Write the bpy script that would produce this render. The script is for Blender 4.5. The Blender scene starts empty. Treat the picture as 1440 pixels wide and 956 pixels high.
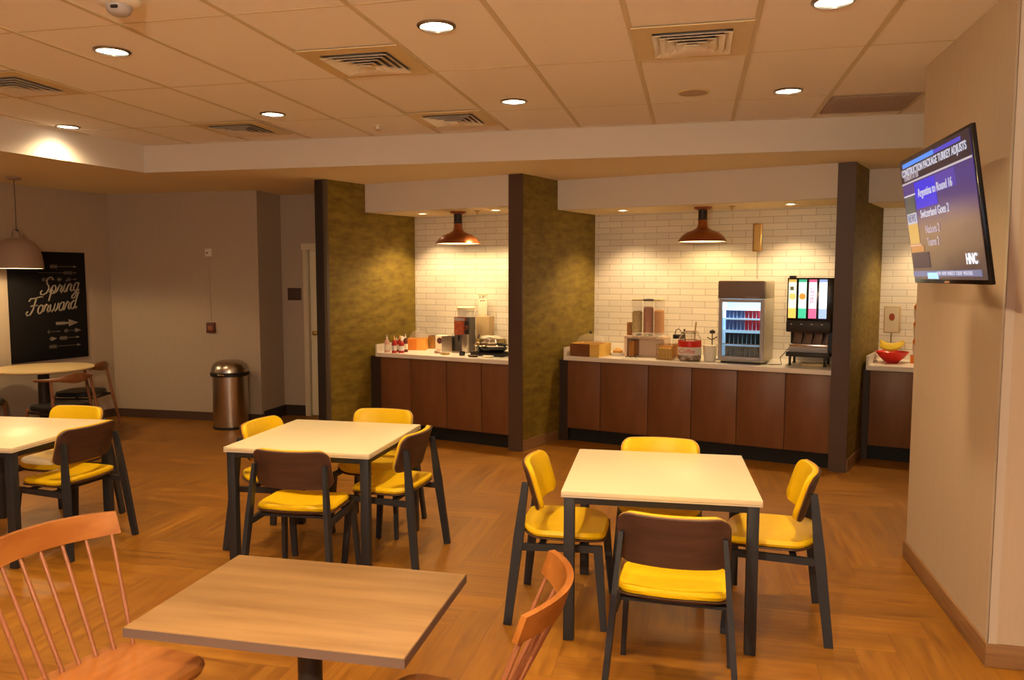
import bpy, bmesh, math, random
from math import sin, cos, pi, radians as rad
from mathutils import Vector, Matrix
random.seed(7)
S = bpy.context.scene
COL = S.collection

# ------------------------------------------------------------------ helpers
class MB:
    def __init__(s): s.bm = bmesh.new()
    def box(s, c, size, bev=0.0, rz=0.0, M=None):
        g = bmesh.ops.create_cube(s.bm, size=1.0)
        vs = g['verts']
        T = Matrix.Translation(c) @ Matrix.Rotation(rz, 4, 'Z') @ Matrix.Diagonal((*size, 1))
        if M is not None: T = M @ T
        bmesh.ops.transform(s.bm, matrix=T, verts=vs)
        if bev > 0:
            es = list({e for v in vs for e in v.link_edges})
            bmesh.ops.bevel(s.bm, geom=es, offset=bev, segments=2, affect='EDGES', profile=0.5)
        return s
    def bx(s, x0, x1, y0, y1, z0, z1, bev=0.0):
        return s.box(((x0+x1)/2, (y0+y1)/2, (z0+z1)/2), (abs(x1-x0), abs(y1-y0), abs(z1-z0)), bev)
    def prism(s, pts, z0, z1):
        a = [s.bm.verts.new((p[0], p[1], z0)) for p in pts]; b = [s.bm.verts.new((p[0], p[1], z1)) for p in pts]
        n = len(pts); s.bm.faces.new(a[::-1]); s.bm.faces.new(b)
        for i in range(n): s.bm.faces.new((a[i], a[(i+1) % n], b[(i+1) % n], b[i]))
        return s
    def tube(s, pts, r, seg=10, flat=1.0, cap=True):
        pts = [Vector(p) for p in pts]; n = len(pts)
        rs = r if isinstance(r, (list, tuple)) else [r]*n
        rings = []; up = None
        for i, p in enumerate(pts):
            t = (pts[min(i+1, n-1)]-pts[max(i-1, 0)]).normalized()
            if up is None:
                up = Vector((0, 0, 1)) if abs(t.z) < .9 else Vector((1, 0, 0))
            a = t.cross(up).normalized(); b = a.cross(t).normalized(); up = b
            rings.append([s.bm.verts.new(p+(a*cos(2*pi*k/seg)+b*sin(2*pi*k/seg)*flat)*rs[i]) for k in range(seg)])
        for i in range(n-1):
            for k in range(seg):
                s.bm.faces.new((rings[i][k], rings[i][(k+1) % seg], rings[i+1][(k+1) % seg], rings[i+1][k]))
        if cap: s.bm.faces.new(rings[0][::-1]); s.bm.faces.new(rings[-1])
        return s
    def bar(s, pts, w, d, wax=(1, 0, 0)):
        """rectangular section swept along pts: w along wax, d across"""
        pts = [Vector(p) for p in pts]; wax = Vector(wax).normalized(); n = len(pts); rings = []
        ds = d if isinstance(d, (list, tuple)) else [d]*n
        ws = w if isinstance(w, (list, tuple)) else [w]*n
        for i, p in enumerate(pts):
            t = (pts[min(i+1, n-1)]-pts[max(i-1, 0)]).normalized()
            b = t.cross(wax).normalized(); a = wax
            rings.append([s.bm.verts.new(p+a*ws[i]/2*x+b*ds[i]/2*y) for x, y in ((-1, -1), (1, -1), (1, 1), (-1, 1))])
        for i in range(n-1):
            for k in range(4): s.bm.faces.new((rings[i][k], rings[i][(k+1) % 4], rings[i+1][(k+1) % 4], rings[i+1][k]))
        s.bm.faces.new(rings[0][::-1]); s.bm.faces.new(rings[-1])
        return s
    def lathe(s, prof, c=(0, 0, 0), seg=32, sx=1.0, sy=1.0):
        c = Vector(c); rings = []
        for r, z in prof:
            if r < 1e-6: rings.append([s.bm.verts.new(c+Vector((0, 0, z)))])
            else: rings.append([s.bm.verts.new(c+Vector((r*cos(2*pi*k/seg)*sx, r*sin(2*pi*k/seg)*sy, z))) for k in range(seg)])
        for a, b in zip(rings, rings[1:]):
            for k in range(seg):
                k2 = (k+1) % seg
                if len(a) == 1 and len(b) == 1: continue
                if len(a) == 1: s.bm.faces.new((a[0], b[k2], b[k]))
                elif len(b) == 1: s.bm.faces.new((a[k], a[k2], b[0]))
                else: s.bm.faces.new((a[k], a[k2], b[k2], b[k]))
        return s
    def pad(s, out, th, fn, rings=5, e=0.35):
        """closed cushion: outline (s,t), thickness, fn(s,t,h)->xyz; rounded upper rim"""
        cx = sum(p[0] for p in out)/len(out); cy = sum(p[1] for p in out)/len(out)
        def ring(k, h): return [s.bm.verts.new(fn(cx+(p[0]-cx)*k, cy+(p[1]-cy)*k, h)) for p in out]
        seq = [ring(.97, 0)]; seq.append(ring(1.0, th*e)); seq.append(ring(.985, th*.75)); seq.append(ring(.955, th*.95))
        for i in range(1, rings): seq.append(ring(.955*(1-i/rings), th))
        c = s.bm.verts.new(fn(cx, cy, th)); cb = s.bm.verts.new(fn(cx, cy, 0))
        inner = []
        for i in range(1, rings): inner.append(ring(.97*(1-i/rings), 0))
        n = len(out)
        for a, b in zip(seq, seq[1:]):
            for k in range(n): s.bm.faces.new((a[k], a[(k+1) % n], b[(k+1) % n], b[k]))
        for k in range(n): s.bm.faces.new((seq[-1][k], seq[-1][(k+1) % n], c))
        bs = [seq[0]]+inner
        for a, b in zip(bs, bs[1:]):
            for k in range(n): s.bm.faces.new((a[(k+1) % n], a[k], b[k], b[(k+1) % n]))
        for k in range(n): s.bm.faces.new((bs[-1][(k+1) % n], bs[-1][k], cb))
        return s
    def build(s, name, mat, parent=None, smooth=True, ang=38):
        bm = s.bm
        bmesh.ops.recalc_face_normals(bm, faces=bm.faces)
        if smooth:
            for f in bm.faces: f.smooth = True
            for e in bm.edges:
                if len(e.link_faces) == 2 and e.calc_face_angle(0) > rad(ang): e.smooth = False
        me = bpy.data.meshes.new(name); bm.to_mesh(me); bm.free()
        for m in (mat if isinstance(mat, (list, tuple)) else [mat]): me.materials.append(m)
        o = bpy.data.objects.new(name, me); COL.objects.link(o)
        if parent: o.parent = parent
        return o

def rrect(w, d, r, n=5, cx=0, cy=0):
    p = []
    for (sx, sy, a0) in ((1, 1, 0), (-1, 1, 90), (-1, -1, 180), (1, -1, 270)):
        for i in range(n+1):
            a = rad(a0+90*i/n); p.append((cx+sx*(w/2-r)+r*cos(a), cy+sy*(d/2-r)+r*sin(a)))
    # extra points along straight sides for bending
    q = []
    for a, b in zip(p, p[1:]+p[:1]):
        L = math.hypot(b[0]-a[0], b[1]-a[1]); m = max(1, int(L/.04))
        for i in range(m): q.append((a[0]+(b[0]-a[0])*i/m, a[1]+(b[1]-a[1])*i/m))
    return q

def thing(name, label, cat, loc=(0, 0, 0), rz=0.0, group=None):
    o = bpy.data.objects.new(name, None); COL.objects.link(o); o.empty_display_size = .05
    o.location = loc; o.rotation_euler = (0, 0, rz); o['label'] = label; o['category'] = cat
    if group: o['group'] = group
    return o
def tag(o, label, cat, group=None):
    o['label'] = label; o['category'] = cat
    if group: o['group'] = group
    return o
def struct(o): o['kind'] = 'structure'; return o
def dup(root, loc, rz, label, group=None):
    m = {}
    def rec(o, par):
        c = o.copy(); COL.objects.link(c)
        if par: c.parent = par
        for ch in [x for x in bpy.data.objects if x.parent == o and x not in m.values()]:
            rec(ch, c)
        return c
    kids = {}
    for x in bpy.data.objects: kids.setdefault(x.parent, []).append(x)
    def rec2(o, par):
        c = o.copy(); COL.objects.link(c)
        if par: c.parent = par
        for ch in kids.get(o, []): rec2(ch, c)
        return c
    r = rec2(root, None); r.location = loc; r.rotation_euler = (0, 0, rz); r['label'] = label
    if group: r['group'] = group
    return r
def text(name, body, size, mat, parent, loc, rot=(pi/2, 0, 0), shear=0.0, align='CENTER', ext=0.0005, sx=1.0, off=0.0):
    cu = bpy.data.curves.new(name, 'FONT'); cu.body = body; cu.size = size; cu.shear = shear
    cu.align_x = align; cu.align_y = 'CENTER'; cu.extrude = ext; cu.offset = off; cu.resolution_u = 3
    t = bpy.data.objects.new(name+'_tmp', cu); COL.objects.link(t)
    dg = bpy.context.evaluated_depsgraph_get(); dg.update()
    me = bpy.data.meshes.new_from_object(t.evaluated_get(dg)); bpy.data.objects.remove(t)
    me.materials.clear(); me.materials.append(mat)
    o = bpy.data.objects.new(name, me); COL.objects.link(o); o.parent = parent
    o.location = loc; o.rotation_euler = rot; o.scale = (sx, 1, 1)
    return o

# ------------------------------------------------------------------ materials
def mat(name, col, rough=.5, metal=0.0, spec=.5, emit=None, es=0.0, trans=0.0, ior=1.45, coat=0.0, sheen=0.0, alpha=1.0):
    m = bpy.data.materials.new(name); m.use_nodes = True
    b = m.node_tree.nodes['Principled BSDF']
    b.inputs['Base Color'].default_value = (*col, 1); b.inputs['Roughness'].default_value = rough
    b.inputs['Metallic'].default_value = metal; b.inputs['Specular IOR Level'].default_value = spec
    b.inputs['Transmission Weight'].default_value = trans; b.inputs['IOR'].default_value = ior
    b.inputs['Coat Weight'].default_value = coat; b.inputs['Sheen Weight'].default_value = sheen
    b.inputs['Alpha'].default_value = alpha
    if emit: b.inputs['Emission Color'].default_value = (*emit, 1); b.inputs['Emission Strength'].default_value = es
    return m
def nd(m, t, **kw):
    n = m.node_tree.nodes.new(t)
    for k, v in kw.items(): setattr(n, k, v)
    return n
def lk(m, a, b): m.node_tree.links.new(a, b)
def ramp(m, fac, stops):
    r = nd(m, 'ShaderNodeValToRGB'); e = r.color_ramp.elements
    while len(e) < len(stops): e.new(.5)
    for i, (p, c) in enumerate(stops): e[i].position = p; e[i].color = (*c, 1)
    lk(m, fac, r.inputs[0]); return r
def bumped(m, fac, strength=.1, dist=.01):
    b = nd(m, 'ShaderNodeBump'); b.inputs['Strength'].default_value = strength; b.inputs['Distance'].default_value = dist
    lk(m, fac, b.inputs['Height']); lk(m, b.outputs[0], m.node_tree.nodes['Principled BSDF'].inputs['Normal'])
def noisy(name, c1, c2, scale=(5, 5, 5), rough=.5, detail=4, lo=.35, hi=.65, bump=0, **kw):
    m = mat(name, c1, rough, **kw)
    tc = nd(m, 'ShaderNodeTexCoord'); mp = nd(m, 'ShaderNodeMapping'); mp.inputs['Scale'].default_value = scale
    n = nd(m, 'ShaderNodeTexNoise'); n.inputs['Scale'].default_value = 1; n.inputs['Detail'].default_value = detail
    lk(m, tc.outputs['Object'], mp.inputs[0]); lk(m, mp.outputs[0], n.inputs['Vector'])
    r = ramp(m, n.outputs['Fac'], [(lo, c1), (hi, c2)])
    lk(m, r.outputs[0], m.node_tree.nodes['Principled BSDF'].inputs['Base Color'])
    if bump: bumped(m, n.outputs['Fac'], bump, .004)
    return m

def floor_mat():
    m = mat('wood_floor_planks', (.3, .15, .06), .42); N = m.node_tree.nodes; bs = N['Principled BSDF']
    tc = nd(m, 'ShaderNodeTexCoord'); sep = nd(m, 'ShaderNodeSeparateXYZ'); lk(m, tc.outputs['Object'], sep.inputs[0])
    W = .19; n = 5
    def M(op, a, b=None, c=None):
        x = nd(m, 'ShaderNodeMath', operation=op)
        for i, v in enumerate((a, b, c)):
            if v is None: continue
            if isinstance(v, (int, float)): x.inputs[i].default_value = v
            else: lk(m, v, x.inputs[i])
        return x.outputs[0]
    x = M('DIVIDE', sep.outputs[0], W); y = M('DIVIDE', sep.outputs[1], W)
    i = M('FLOOR', x); j = M('FLOOR', y); fx = M('FRACT', x); fy = M('FRACT', y)
    k = M('FLOORED_MODULO', M('SUBTRACT', i, j), 2*n) if hasattr(bpy.types.ShaderNodeMath, 'x_') else M('SUBTRACT', M('SUBTRACT', i, j), M('MULTIPLY', M('FLOOR', M('DIVIDE', M('SUBTRACT', i, j), 2*n)), 2*n))
    hor = M('LESS_THAN', k, n-.5)                       # 1 = plank along X
    ver = M('SUBTRACT', 1.0, hor)
    # id
    idx = M('ADD', M('MULTIPLY', hor, M('SUBTRACT', i, k)), M('MULTIPLY', ver, M('ADD', i, 513.3)))
    idy = M('ADD', M('MULTIPLY', hor, j), M('MULTIPLY', ver, M('ADD', j, M('SUBTRACT', k, n))))
    cid = nd(m, 'ShaderNodeCombineXYZ'); lk(m, idx, cid.inputs[0]); lk(m, idy, cid.inputs[1])
    wn = nd(m, 'ShaderNodeTexWhiteNoise', noise_dimensions='3D'); lk(m, cid.outputs[0], wn.inputs['Vector'])
    # along / across coordinates
    al = M('ADD', M('MULTIPLY', hor, x), M('MULTIPLY', ver, y)); ac = M('ADD', M('MULTIPLY', hor, y), M('MULTIPLY', ver, x))
    gv = nd(m, 'ShaderNodeCombineXYZ'); lk(m, M('MULTIPLY', al, .35), gv.inputs[0]); lk(m, M('MULTIPLY', ac, 3.2), gv.inputs[1])
    lk(m, M('MULTIPLY', wn.outputs['Value'], 37.0), gv.inputs[2])
    g1 = nd(m, 'ShaderNodeTexNoise'); g1.inputs['Scale'].default_value = 1.3; g1.inputs['Detail'].default_value = 6; g1.inputs['Distortion'].default_value = .6
    lk(m, gv.outputs[0], g1.inputs['Vector'])
    r = ramp(m, g1.outputs['Fac'], [(.22, (.20, .070, .006)), (.48, (.30, .120, .010)), (.62, (.34, .145, .013)), (.85, (.40, .182, .018))])
    # per plank tone
    tone = M('ADD', .86, M('MULTIPLY', wn.outputs['Value'], .26))
    vm = nd(m, 'ShaderNodeVectorMath', operation='SCALE'); lk(m, r.outputs[0], vm.inputs[0]); lk(m, tone, vm.inputs['Scale'])
    # joints
    dy = M('MINIMUM', fy, M('SUBTRACT', 1.0, fy)); dx = M('MINIMUM', fx, M('SUBTRACT', 1.0, fx))
    eh_l = M('ADD', M('ADD', k, fx), 0.0); endh = M('MINIMUM', eh_l, M('SUBTRACT', float(n), eh_l))
    kv = M('SUBTRACT', 2*n-1.0, k); ev = M('ADD', kv, fy); endv = M('MINIMUM', ev, M('SUBTRACT', float(n), ev))
    dh = M('MINIMUM', dy, endh); dv = M('MINIMUM', dx, endv)
    d = M('ADD', M('MULTIPLY', hor, dh), M('MULTIPLY', ver, dv))
    line = M('LESS_THAN', d, .007)
    mx = nd(m, 'ShaderNodeMix', data_type='RGBA'); lk(m, line, mx.inputs[0]); lk(m, vm.outputs[0], mx.inputs[6]); mx.inputs[7].default_value = (.20, .075, .010, 1)
    lk(m, mx.outputs[2], bs.inputs['Base Color'])
    rr = M('ADD', .34, M('MULTIPLY', g1.outputs['Fac'], .2)); lk(m, rr, bs.inputs['Roughness'])
    bumped(m, M('SUBTRACT', g1.outputs['Fac'], M('MULTIPLY', line, .6)), .12, .003)
    return m

def tile_mat():
    m = mat('white_subway_tile', (.75, .7, .62), .28)
    tc = nd(m, 'ShaderNodeTexCoord'); sep = nd(m, 'ShaderNodeSeparateXYZ'); cb = nd(m, 'ShaderNodeCombineXYZ')
    lk(m, tc.outputs['Object'], sep.inputs[0]); lk(m, sep.outputs[0], cb.inputs[0]); lk(m, sep.outputs[2], cb.inputs[1])
    b = nd(m, 'ShaderNodeTexBrick'); b.offset = .5; b.offset_frequency = 2
    b.inputs['Scale'].default_value = 1; b.inputs['Brick Width'].default_value = .268; b.inputs['Row Height'].default_value = .0665
    b.inputs['Mortar Size'].default_value = .0023; b.inputs['Mortar Smooth'].default_value = .1
    b.inputs['Color1'].default_value = (.76, .70, .60, 1); b.inputs['Color2'].default_value = (.68, .63, .55, 1); b.inputs['Mortar'].default_value = (.36, .30, .23, 1)
    lk(m, cb.outputs[0], b.inputs['Vector']); lk(m, b.outputs['Color'], m.node_tree.nodes['Principled BSDF'].inputs['Base Color'])
    bumped(m, b.outputs['Fac'], -.35, .002)
    return m

def wallpaper_mat():
    m = mat('olive_wallcovering', (.14, .1, .03), .6)
    tc = nd(m, 'ShaderNodeTexCoord'); sep = nd(m, 'ShaderNodeSeparateXYZ'); lk(m, tc.outputs['Object'], sep.inputs[0])
    cb = nd(m, 'ShaderNodeCombineXYZ'); lk(m, sep.outputs[1], cb.inputs[0]); lk(m, sep.outputs[2], cb.inputs[1])
    v = nd(m, 'ShaderNodeTexVoronoi'); v.distance = 'MANHATTAN'; v.inputs['Scale'].default_value = 9; v.inputs['Randomness'].default_value = 1
    n1 = nd(m, 'ShaderNodeTexNoise'); n1.inputs['Scale'].default_value = 5; n1.inputs['Detail'].default_value = 7; n1.inputs['Roughness'].default_value = .65
    mp = nd(m, 'ShaderNodeMapping'); mp.inputs['Scale'].default_value = (1, 2.6, 1); lk(m, cb.outputs[0], mp.inputs[0])
    lk(m, mp.outputs[0], v.inputs['Vector']); lk(m, mp.outputs[0], n1.inputs['Vector'])
    a = nd(m, 'ShaderNodeMix', data_type='FLOAT'); a.inputs[0].default_value = .12
    lk(m, n1.outputs['Fac'], a.inputs[2]); lk(m, v.outputs['Distance'], a.inputs[3])
    r = ramp(m, a.outputs[0], [(.25, (.10, .058, .007)), (.42, (.155, .098, .010)), (.55, (.20, .135, .014)), (.72, (.26, .185, .024))])
    lk(m, r.outputs[0], m.node_tree.nodes['Principled BSDF'].inputs['Base Color'])
    bumped(m, a.outputs[0], .15, .003)
    return m

M_floor = floor_mat(); M_tile = tile_mat(); M_wp = wallpaper_mat()
M_wall = noisy('greige_wall_covering', (.45, .365, .28), (.47, .38, .29), (60, 60, 6), .75, 3)
M_pil = noisy('pillar_covering_lit', (.56, .45, .33), (.58, .47, .345), (60, 60, 6), .75, 3)  # the wall covering again, lightened for the light falling on the pillar
M_fascia = mat('cream_painted_drywall', (.70, .65, .60), .8)
M_low = mat('yellow_cream_ceiling_paint', (.82, .69, .46), .85)
M_ctile = noisy('acoustic_ceiling_tile', (.85, .81, .79), (.88, .84, .82), (120, 120, 120), .95, 3, bump=.05)
M_grid = mat('ceiling_grid_metal', (.62, .54, .40), .6)
M_base = noisy('wood_baseboard', (.24, .12, .05), (.32, .17, .07), (4, 4, 60), .45)
M_darkbase = mat('dark_rubber_base', (.03, .022, .018), .6)
M_brown = mat('dark_brown_laminate', (.085, .047, .032), .5)
M_blackp = mat('near_black_panel', (.02, .015, .014), .5)
M_greyedge = mat('grey_brown_edge', (.10, .075, .055), .45)
M_cab = noisy('reddish_cabinet_veneer', (.16, .060, .021), (.22, .090, .032), (6, 6, 1.2), .42, 5)
M_toe = mat('toe_kick_black', (.006, .006, .007), .7)
M_cabgap = mat('dark_cabinet_filler', (.035, .02, .014), .6)
M_top = mat('cream_solid_surface', (.87, .81, .72), .3)
M_black = mat('black_metal', (.018, .018, .02), .42)
M_charc = mat('charcoal_powder_coat', (.024, .026, .032), .46)
M_cream = mat('cream_laminate_tabletop', (.87, .77, .53), .38)
M_edge = mat('pale_tabletop_edge', (.70, .62, .50), .5)
M_yel = noisy('yellow_vinyl', (.90, .585, .004), (.92, .61, .006), (25, 25, 25), .42, 3)
M_ply = noisy('dark_walnut_ply', (.060, .028, .020), (.085, .040, .028), (3, 30, 30), .45)
M_plyedge = mat('golden_ply_edge', (.60, .36, .10), .5)
M_greywood = noisy('grey_oak_laminate', (.235, .130, .050), (.36, .215, .090), (1.6, 16, 16), .42, 6, .3, .7)
M_gwedge = mat('grey_brown_table_edge', (.15, .10, .085), .5)
M_orwood = noisy('orange_stained_wood', (.30, .098, .017), (.40, .148, .030), (5, 18, 18), .36, 5)
M_spind = mat('reddish_spindle_wood', (.30, .115, .055), .36)
M_elwood = noisy('warm_walnut', (.19, .07, .025), (.28, .11, .04), (10, 10, 10), .4)
M_blkseat = mat('black_leather', (.012, .012, .014), .4)
M_steel = mat('brushed_steel', (.55, .50, .44), .28, metal=1.0)
M_dsteel = mat('darker_steel', (.30, .27, .24), .3, metal=1.0)
M_chrome = mat('chrome', (.8, .78, .74), .12, metal=1.0)
M_copper = mat('copper_enamel', (.30, .09, .025), .3, metal=.55)
M_brass = mat('brass', (.5, .32, .1), .3, metal=1.0)
M_whitein = mat('white_enamel', (.85, .8, .7), .4)
M_taupe = mat('taupe_lamp_enamel', (.36, .26, .20), .55)
M_bulb = mat('lamp_glow', (1, .9, .7), .5, emit=(1, .80, .46), es=11)
M_bulbs = mat('downlight_glow', (1, .9, .7), .5, emit=(1, .86, .60), es=9)
M_white = mat('white_plastic', (.78, .74, .68), .4)
M_offw = mat('offwhite_paint', (.72, .62, .44), .5)
M_doorp = mat('cream_door_lightened', (.88, .80, .58), .5)  # cream brightened in the colour for hallway light on the door
M_ventm = mat('vent_beige_metal', (.66, .53, .30), .5)
M_ventl = mat('vent_louvre_metal', (.80, .74, .66), .35, metal=.2)
M_ventd = mat('vent_dark_throat', (.26, .23, .21), .7)
M_return = noisy('return_air_grille', (.44, .31, .23), (.36, .25, .18), (200, 5, 5), .6)
M_glass = mat('clear_glass', (1, 1, 1), .03, trans=1.0, ior=1.45)
M_plast = mat('clear_plastic', (.95, .93, .88), .06, alpha=.12)
M_blackg = mat('gloss_black', (.006, .006, .007), .18)
M_red = mat('ketchup_red', (.45, .02, .015), .35)
M_red2 = mat('bright_red', (.70, .03, .02), .3)
M_orange = mat('orange_box', (.85, .25, .02), .5)
M_orange2 = mat('light_orange_box', (.9, .42, .06), .5)
M_boxbr = mat('brown_crate_wood', (.20, .07, .02), .5)
M_boxye = mat('yellow_crate_wood', (.85, .55, .12), .5)
M_cer1 = noisy('pale_green_cereal', (.35, .28, .04), (.65, .5, .14), (70, 70, 70), .7)
M_cer2 = noisy('red_brown_cereal', (.28, .06, .015), (.5, .14, .03), (70, 70, 70), .7)
M_cer3 = noisy('orange_cereal', (.60, .26, .04), (.75, .36, .07), (70, 70, 70), .7)
M_banana = mat('banana_yellow', (.80, .58, .04), .45)
M_blue = mat('blue_cup', (.10, .14, .40), .4)
M_dkgreen = mat('dark_carton', (.03, .05, .05), .4)
M_paper = mat('paper_cream', (.85, .78, .62), .7)
M_gold = mat('golden_card', (.55, .36, .12), .5)
M_dkgrey = mat('dark_grey_plastic', (.09, .075, .068), .45)
M_greypl = mat('grey_plastic', (.42, .40, .42), .4)
M_chalk = mat('black_chalkboard', (.007, .006, .007), .7, spec=.2)
M_chalkink = mat('chalk_lettering', (.25, .21, .17), .8)
M_chalkdim = mat('faint_chalk', (.16, .14, .12), .8)
M_maroon = mat('maroon_plastic', (.12, .03, .02), .5)

# ------------------------------------------------------------------ camera  (origin on the floor below the camera)
H = 1.735; CEIL = 2.965; LOW = 2.709; BAYC = 2.41
yaw, pitch, roll, f = 2.26882969e-01, -8.20520919e-02, 1.01476198e-03, 1103.26
fw = Vector((-sin(yaw)*cos(pitch), cos(yaw)*cos(pitch), sin(pitch)))
r0 = Vector((cos(yaw), sin(yaw), 0)); u0 = r0.cross(fw)
rr = r0*cos(roll)+u0*sin(roll); uu = -r0*sin(roll)+u0*cos(roll)
cam = bpy.data.cameras.new('camera'); cam.sensor_width = 36; cam.lens = f/1440*36; cam.clip_start = .05
co = bpy.data.objects.new('camera', cam); COL.objects.link(co)
Mx = Matrix((rr, uu, -fw)).transposed().to_4x4(); Mx.translation = (0, 0, H); co.matrix_world = Mx
S.camera = co

# ------------------------------------------------------------------ buffet frame
A = rad(15.432)
def W(u, v, z=0.0): return Vector((cos(A)*u+sin(A)*v, -sin(A)*u+cos(A)*v, z))
BR = -A      # object rotation that aligns local x with u, local y with v
SK = .105; PW = .136
PU = [-5.655, -3.685, -.792]; PV = [6.204, 6.750, 7.403]
HV = [6.759, 7.412, 8.001]; BV = [7.553, 8.22, 8.80]

# ------------------------------------------------------------------ room shell
XR, YB = 4.6, -4.2
def lwx(y): return -6.93+.21*(y-8.25)          # left wall line
def sfx(y): return -5.137+.15*(y-6.62)         # left soffit line
SY = 6.62
struct(MB().bx(-11, XR+.2, YB-.2, 10.6, -.1, 0).build('floor', M_floor))
# upper ceiling and lower ceiling
struct(MB().prism([(sfx(YB), YB), (XR, YB), (XR, SY), (sfx(SY), SY)], CEIL, CEIL+.1).build('ceiling', M_ctile))
struct(MB().prism([(lwx(YB)-.2, YB), (sfx(YB), YB), (sfx(SY), SY), (XR, SY), (XR, 10.6), (-7.4, 10.6), (lwx(8.25)-.2, 8.25)], LOW, CEIL+.1).build('ceiling_lower', [M_low]))
# fascia skins (painted) just in front of the step
struct(MB().prism([(sfx(SY), SY), (XR, SY), (XR, SY-.012), (sfx(SY)+.01, SY-.012)], LOW-.001, CEIL).build('trim_1', M_fascia))
struct(MB().prism([(sfx(SY), SY), (sfx(YB), YB), (sfx(YB)+.012, YB), (sfx(SY)+.012, SY-.012)], LOW-.001, CEIL).build('trim_2', M_fascia))
# t-bar grid: runners along y and cross tees
GX0 = -.337; GP = .6096; GY = [3.435-1.2*k for k in range(6, 0, -1)]+[3.435, 4.635, 5.835]
g = MB()
for k in range(-11, 9):
    x = GX0+GP*k
    ymin = YB+.02; ymax = SY-.013
    if x < sfx(ymax): ymax = min(ymax, (x+5.137)/.15+SY-.1)
    if ymax-ymin > .3: g.bx(x-.013, x+.013, ymin, ymax, CEIL-.005, CEIL+.01)
for y in GY: g.bx(sfx(y)+.02, XR-.02, y-.006, y+.006, CEIL-.0012, CEIL+.01)
# edge angle
g.bx(sfx(SY)+.02, XR-.02, SY-.035, SY-.012, CEIL-.004, CEIL+.01)
struct(g.build('trim_3', M_grid, smooth=False))
# walls
def wallseg(name, p, q, z0, z1, m, th=.12, side=1):
    d = Vector((q[0]-p[0], q[1]-p[1])); n = Vector((-d.y, d.x)).normalized()*th*side
    return struct(MB().prism([p, q, (q[0]+n.x, q[1]+n.y), (p[0]+n.x, p[1]+n.y)], z0, z1).build(name, m, smooth=False))
wallseg('wall_left', (lwx(YB), YB), (lwx(8.25), 8.25), 0, CEIL, M_wall)
struct(MB().bx(-7.1, -4.93, 8.25, 8.37, 0, LOW+.05).build('wall_back', M_wall))
struct(MB().bx(-5.06, -4.94, 8.37, 8.92, 0, LOW+.05).build('wall_alcove_side', M_wall))
struct(MB().bx(-4.94, -4.60, 8.80, 8.92, 0, LOW+.05).bx(-4.60, -3.66, 8.80, 8.92, 2.06, LOW+.05).bx(-3.66, -3.15, 8.80, 8.92, 0, LOW+.05).build('wall_alcove_back', M_wall, smooth=False))
WX = [(-4.2, -2.4), (-1.6, .2), (1.0, 2.8)]; wz0, wz1 = .9, 2.4
m = MB(); xs = [-11]+[q for w_ in WX for q in w_]+[XR+.2]
for i in range(0, len(xs), 2): m.bx(xs[i], xs[i+1], YB-.15, YB, 0, CEIL+.1)
for a_, b_ in WX: m.bx(a_, b_, YB-.15, YB, 0, wz0); m.bx(a_, b_, YB-.15, YB, wz1, CEIL+.1)
struct(m.build('wall_front', M_wall, smooth=False))
for i, (a_, b_) in enumerate(WX):
    wo = struct(MB().bx(a_, b_, YB-.10, YB-.04, wz0, wz0+.05).bx(a_, b_, YB-.10, YB-.04, wz1-.05, wz1).bx(a_, a_+.05, YB-.10, YB-.04, wz0+.05, wz1-.05).bx(b_-.05, b_, YB-.10, YB-.04, wz0+.05, wz1-.05).bx((a_+b_)/2-.02, (a_+b_)/2+.02, YB-.10, YB-.04, wz0+.05, wz1-.05).build('window_%d' % (i+1), M_offw, smooth=False))
    pl = bpy.data.lights.new('window_portal', 'AREA'); pl.shape = 'RECTANGLE'; pl.size = b_-a_; pl.size_y = wz1-wz0; pl.cycles.is_portal = True
    po = bpy.data.objects.new('window_portal', pl); COL.objects.link(po); po.location = ((a_+b_)/2, YB-.12, (wz0+wz1)/2); po.rotation_euler = (pi/2, 0, pi)
struct(MB().bx(XR, XR+.15, YB, 10.6, 0, CEIL+.1).build('wall_right', M_wall))
struct(MB().bx(-7.5, XR+.2, 10.5, 10.65, 0, CEIL+.1).build('wall_far', M_wall))
# baseboards
d_ = Vector((.21, 1)).normalized(); n_ = Vector((d_.y, -d_.x))*.014
struct(MB().prism([(lwx(YB), YB), (lwx(8.25), 8.25), (lwx(8.25)+n_.x, 8.25), (lwx(YB)+n_.x, YB)], 0, .10).build('baseboard_left', M_brown, smooth=False))
struct(MB().bx(-6.92, -4.93, 8.236, 8.25, 0, .10).bx(-4.93, -4.916, 8.236, 8.30, 0, .10).build('baseboard_back', M_brown, smooth=False))
struct(MB().bx(-4.93, -4.916, 8.30, 8.80, 0, .13).bx(-4.93, -4.64, 8.786, 8.80, 0, .13).build('baseboard_alcove', M_darkbase, smooth=False))
# alcove door: casing, leaf, knob
dr = struct(MB().bx(-4.58, -3.68, 8.83, 8.87, .005, 2.04, .004).build('door_1', M_doorp))
MB().bx(-4.645, -4.58, 8.775, 8.83, 0, 2.06, .006).bx(-3.68, -3.61, 8.775, 8.83, 0, 2.06, .006).bx(-4.66, -3.595, 8.77, 8.83, 2.04, 2.12, .006).build('door_frame', M_offw, dr)
MB().lathe([(0, 0), (.028, 0), (.028, .01), (.012, .014), (.012, .04), (.03, .05), (.03, .07), (0, .085)], seg=16).build('door_knob', M_brass, dr).matrix_local = Matrix.Translation((-4.50, 8.83, 1.03)) @ Matrix.Rotation(pi/2, 4, 'X')
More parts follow.
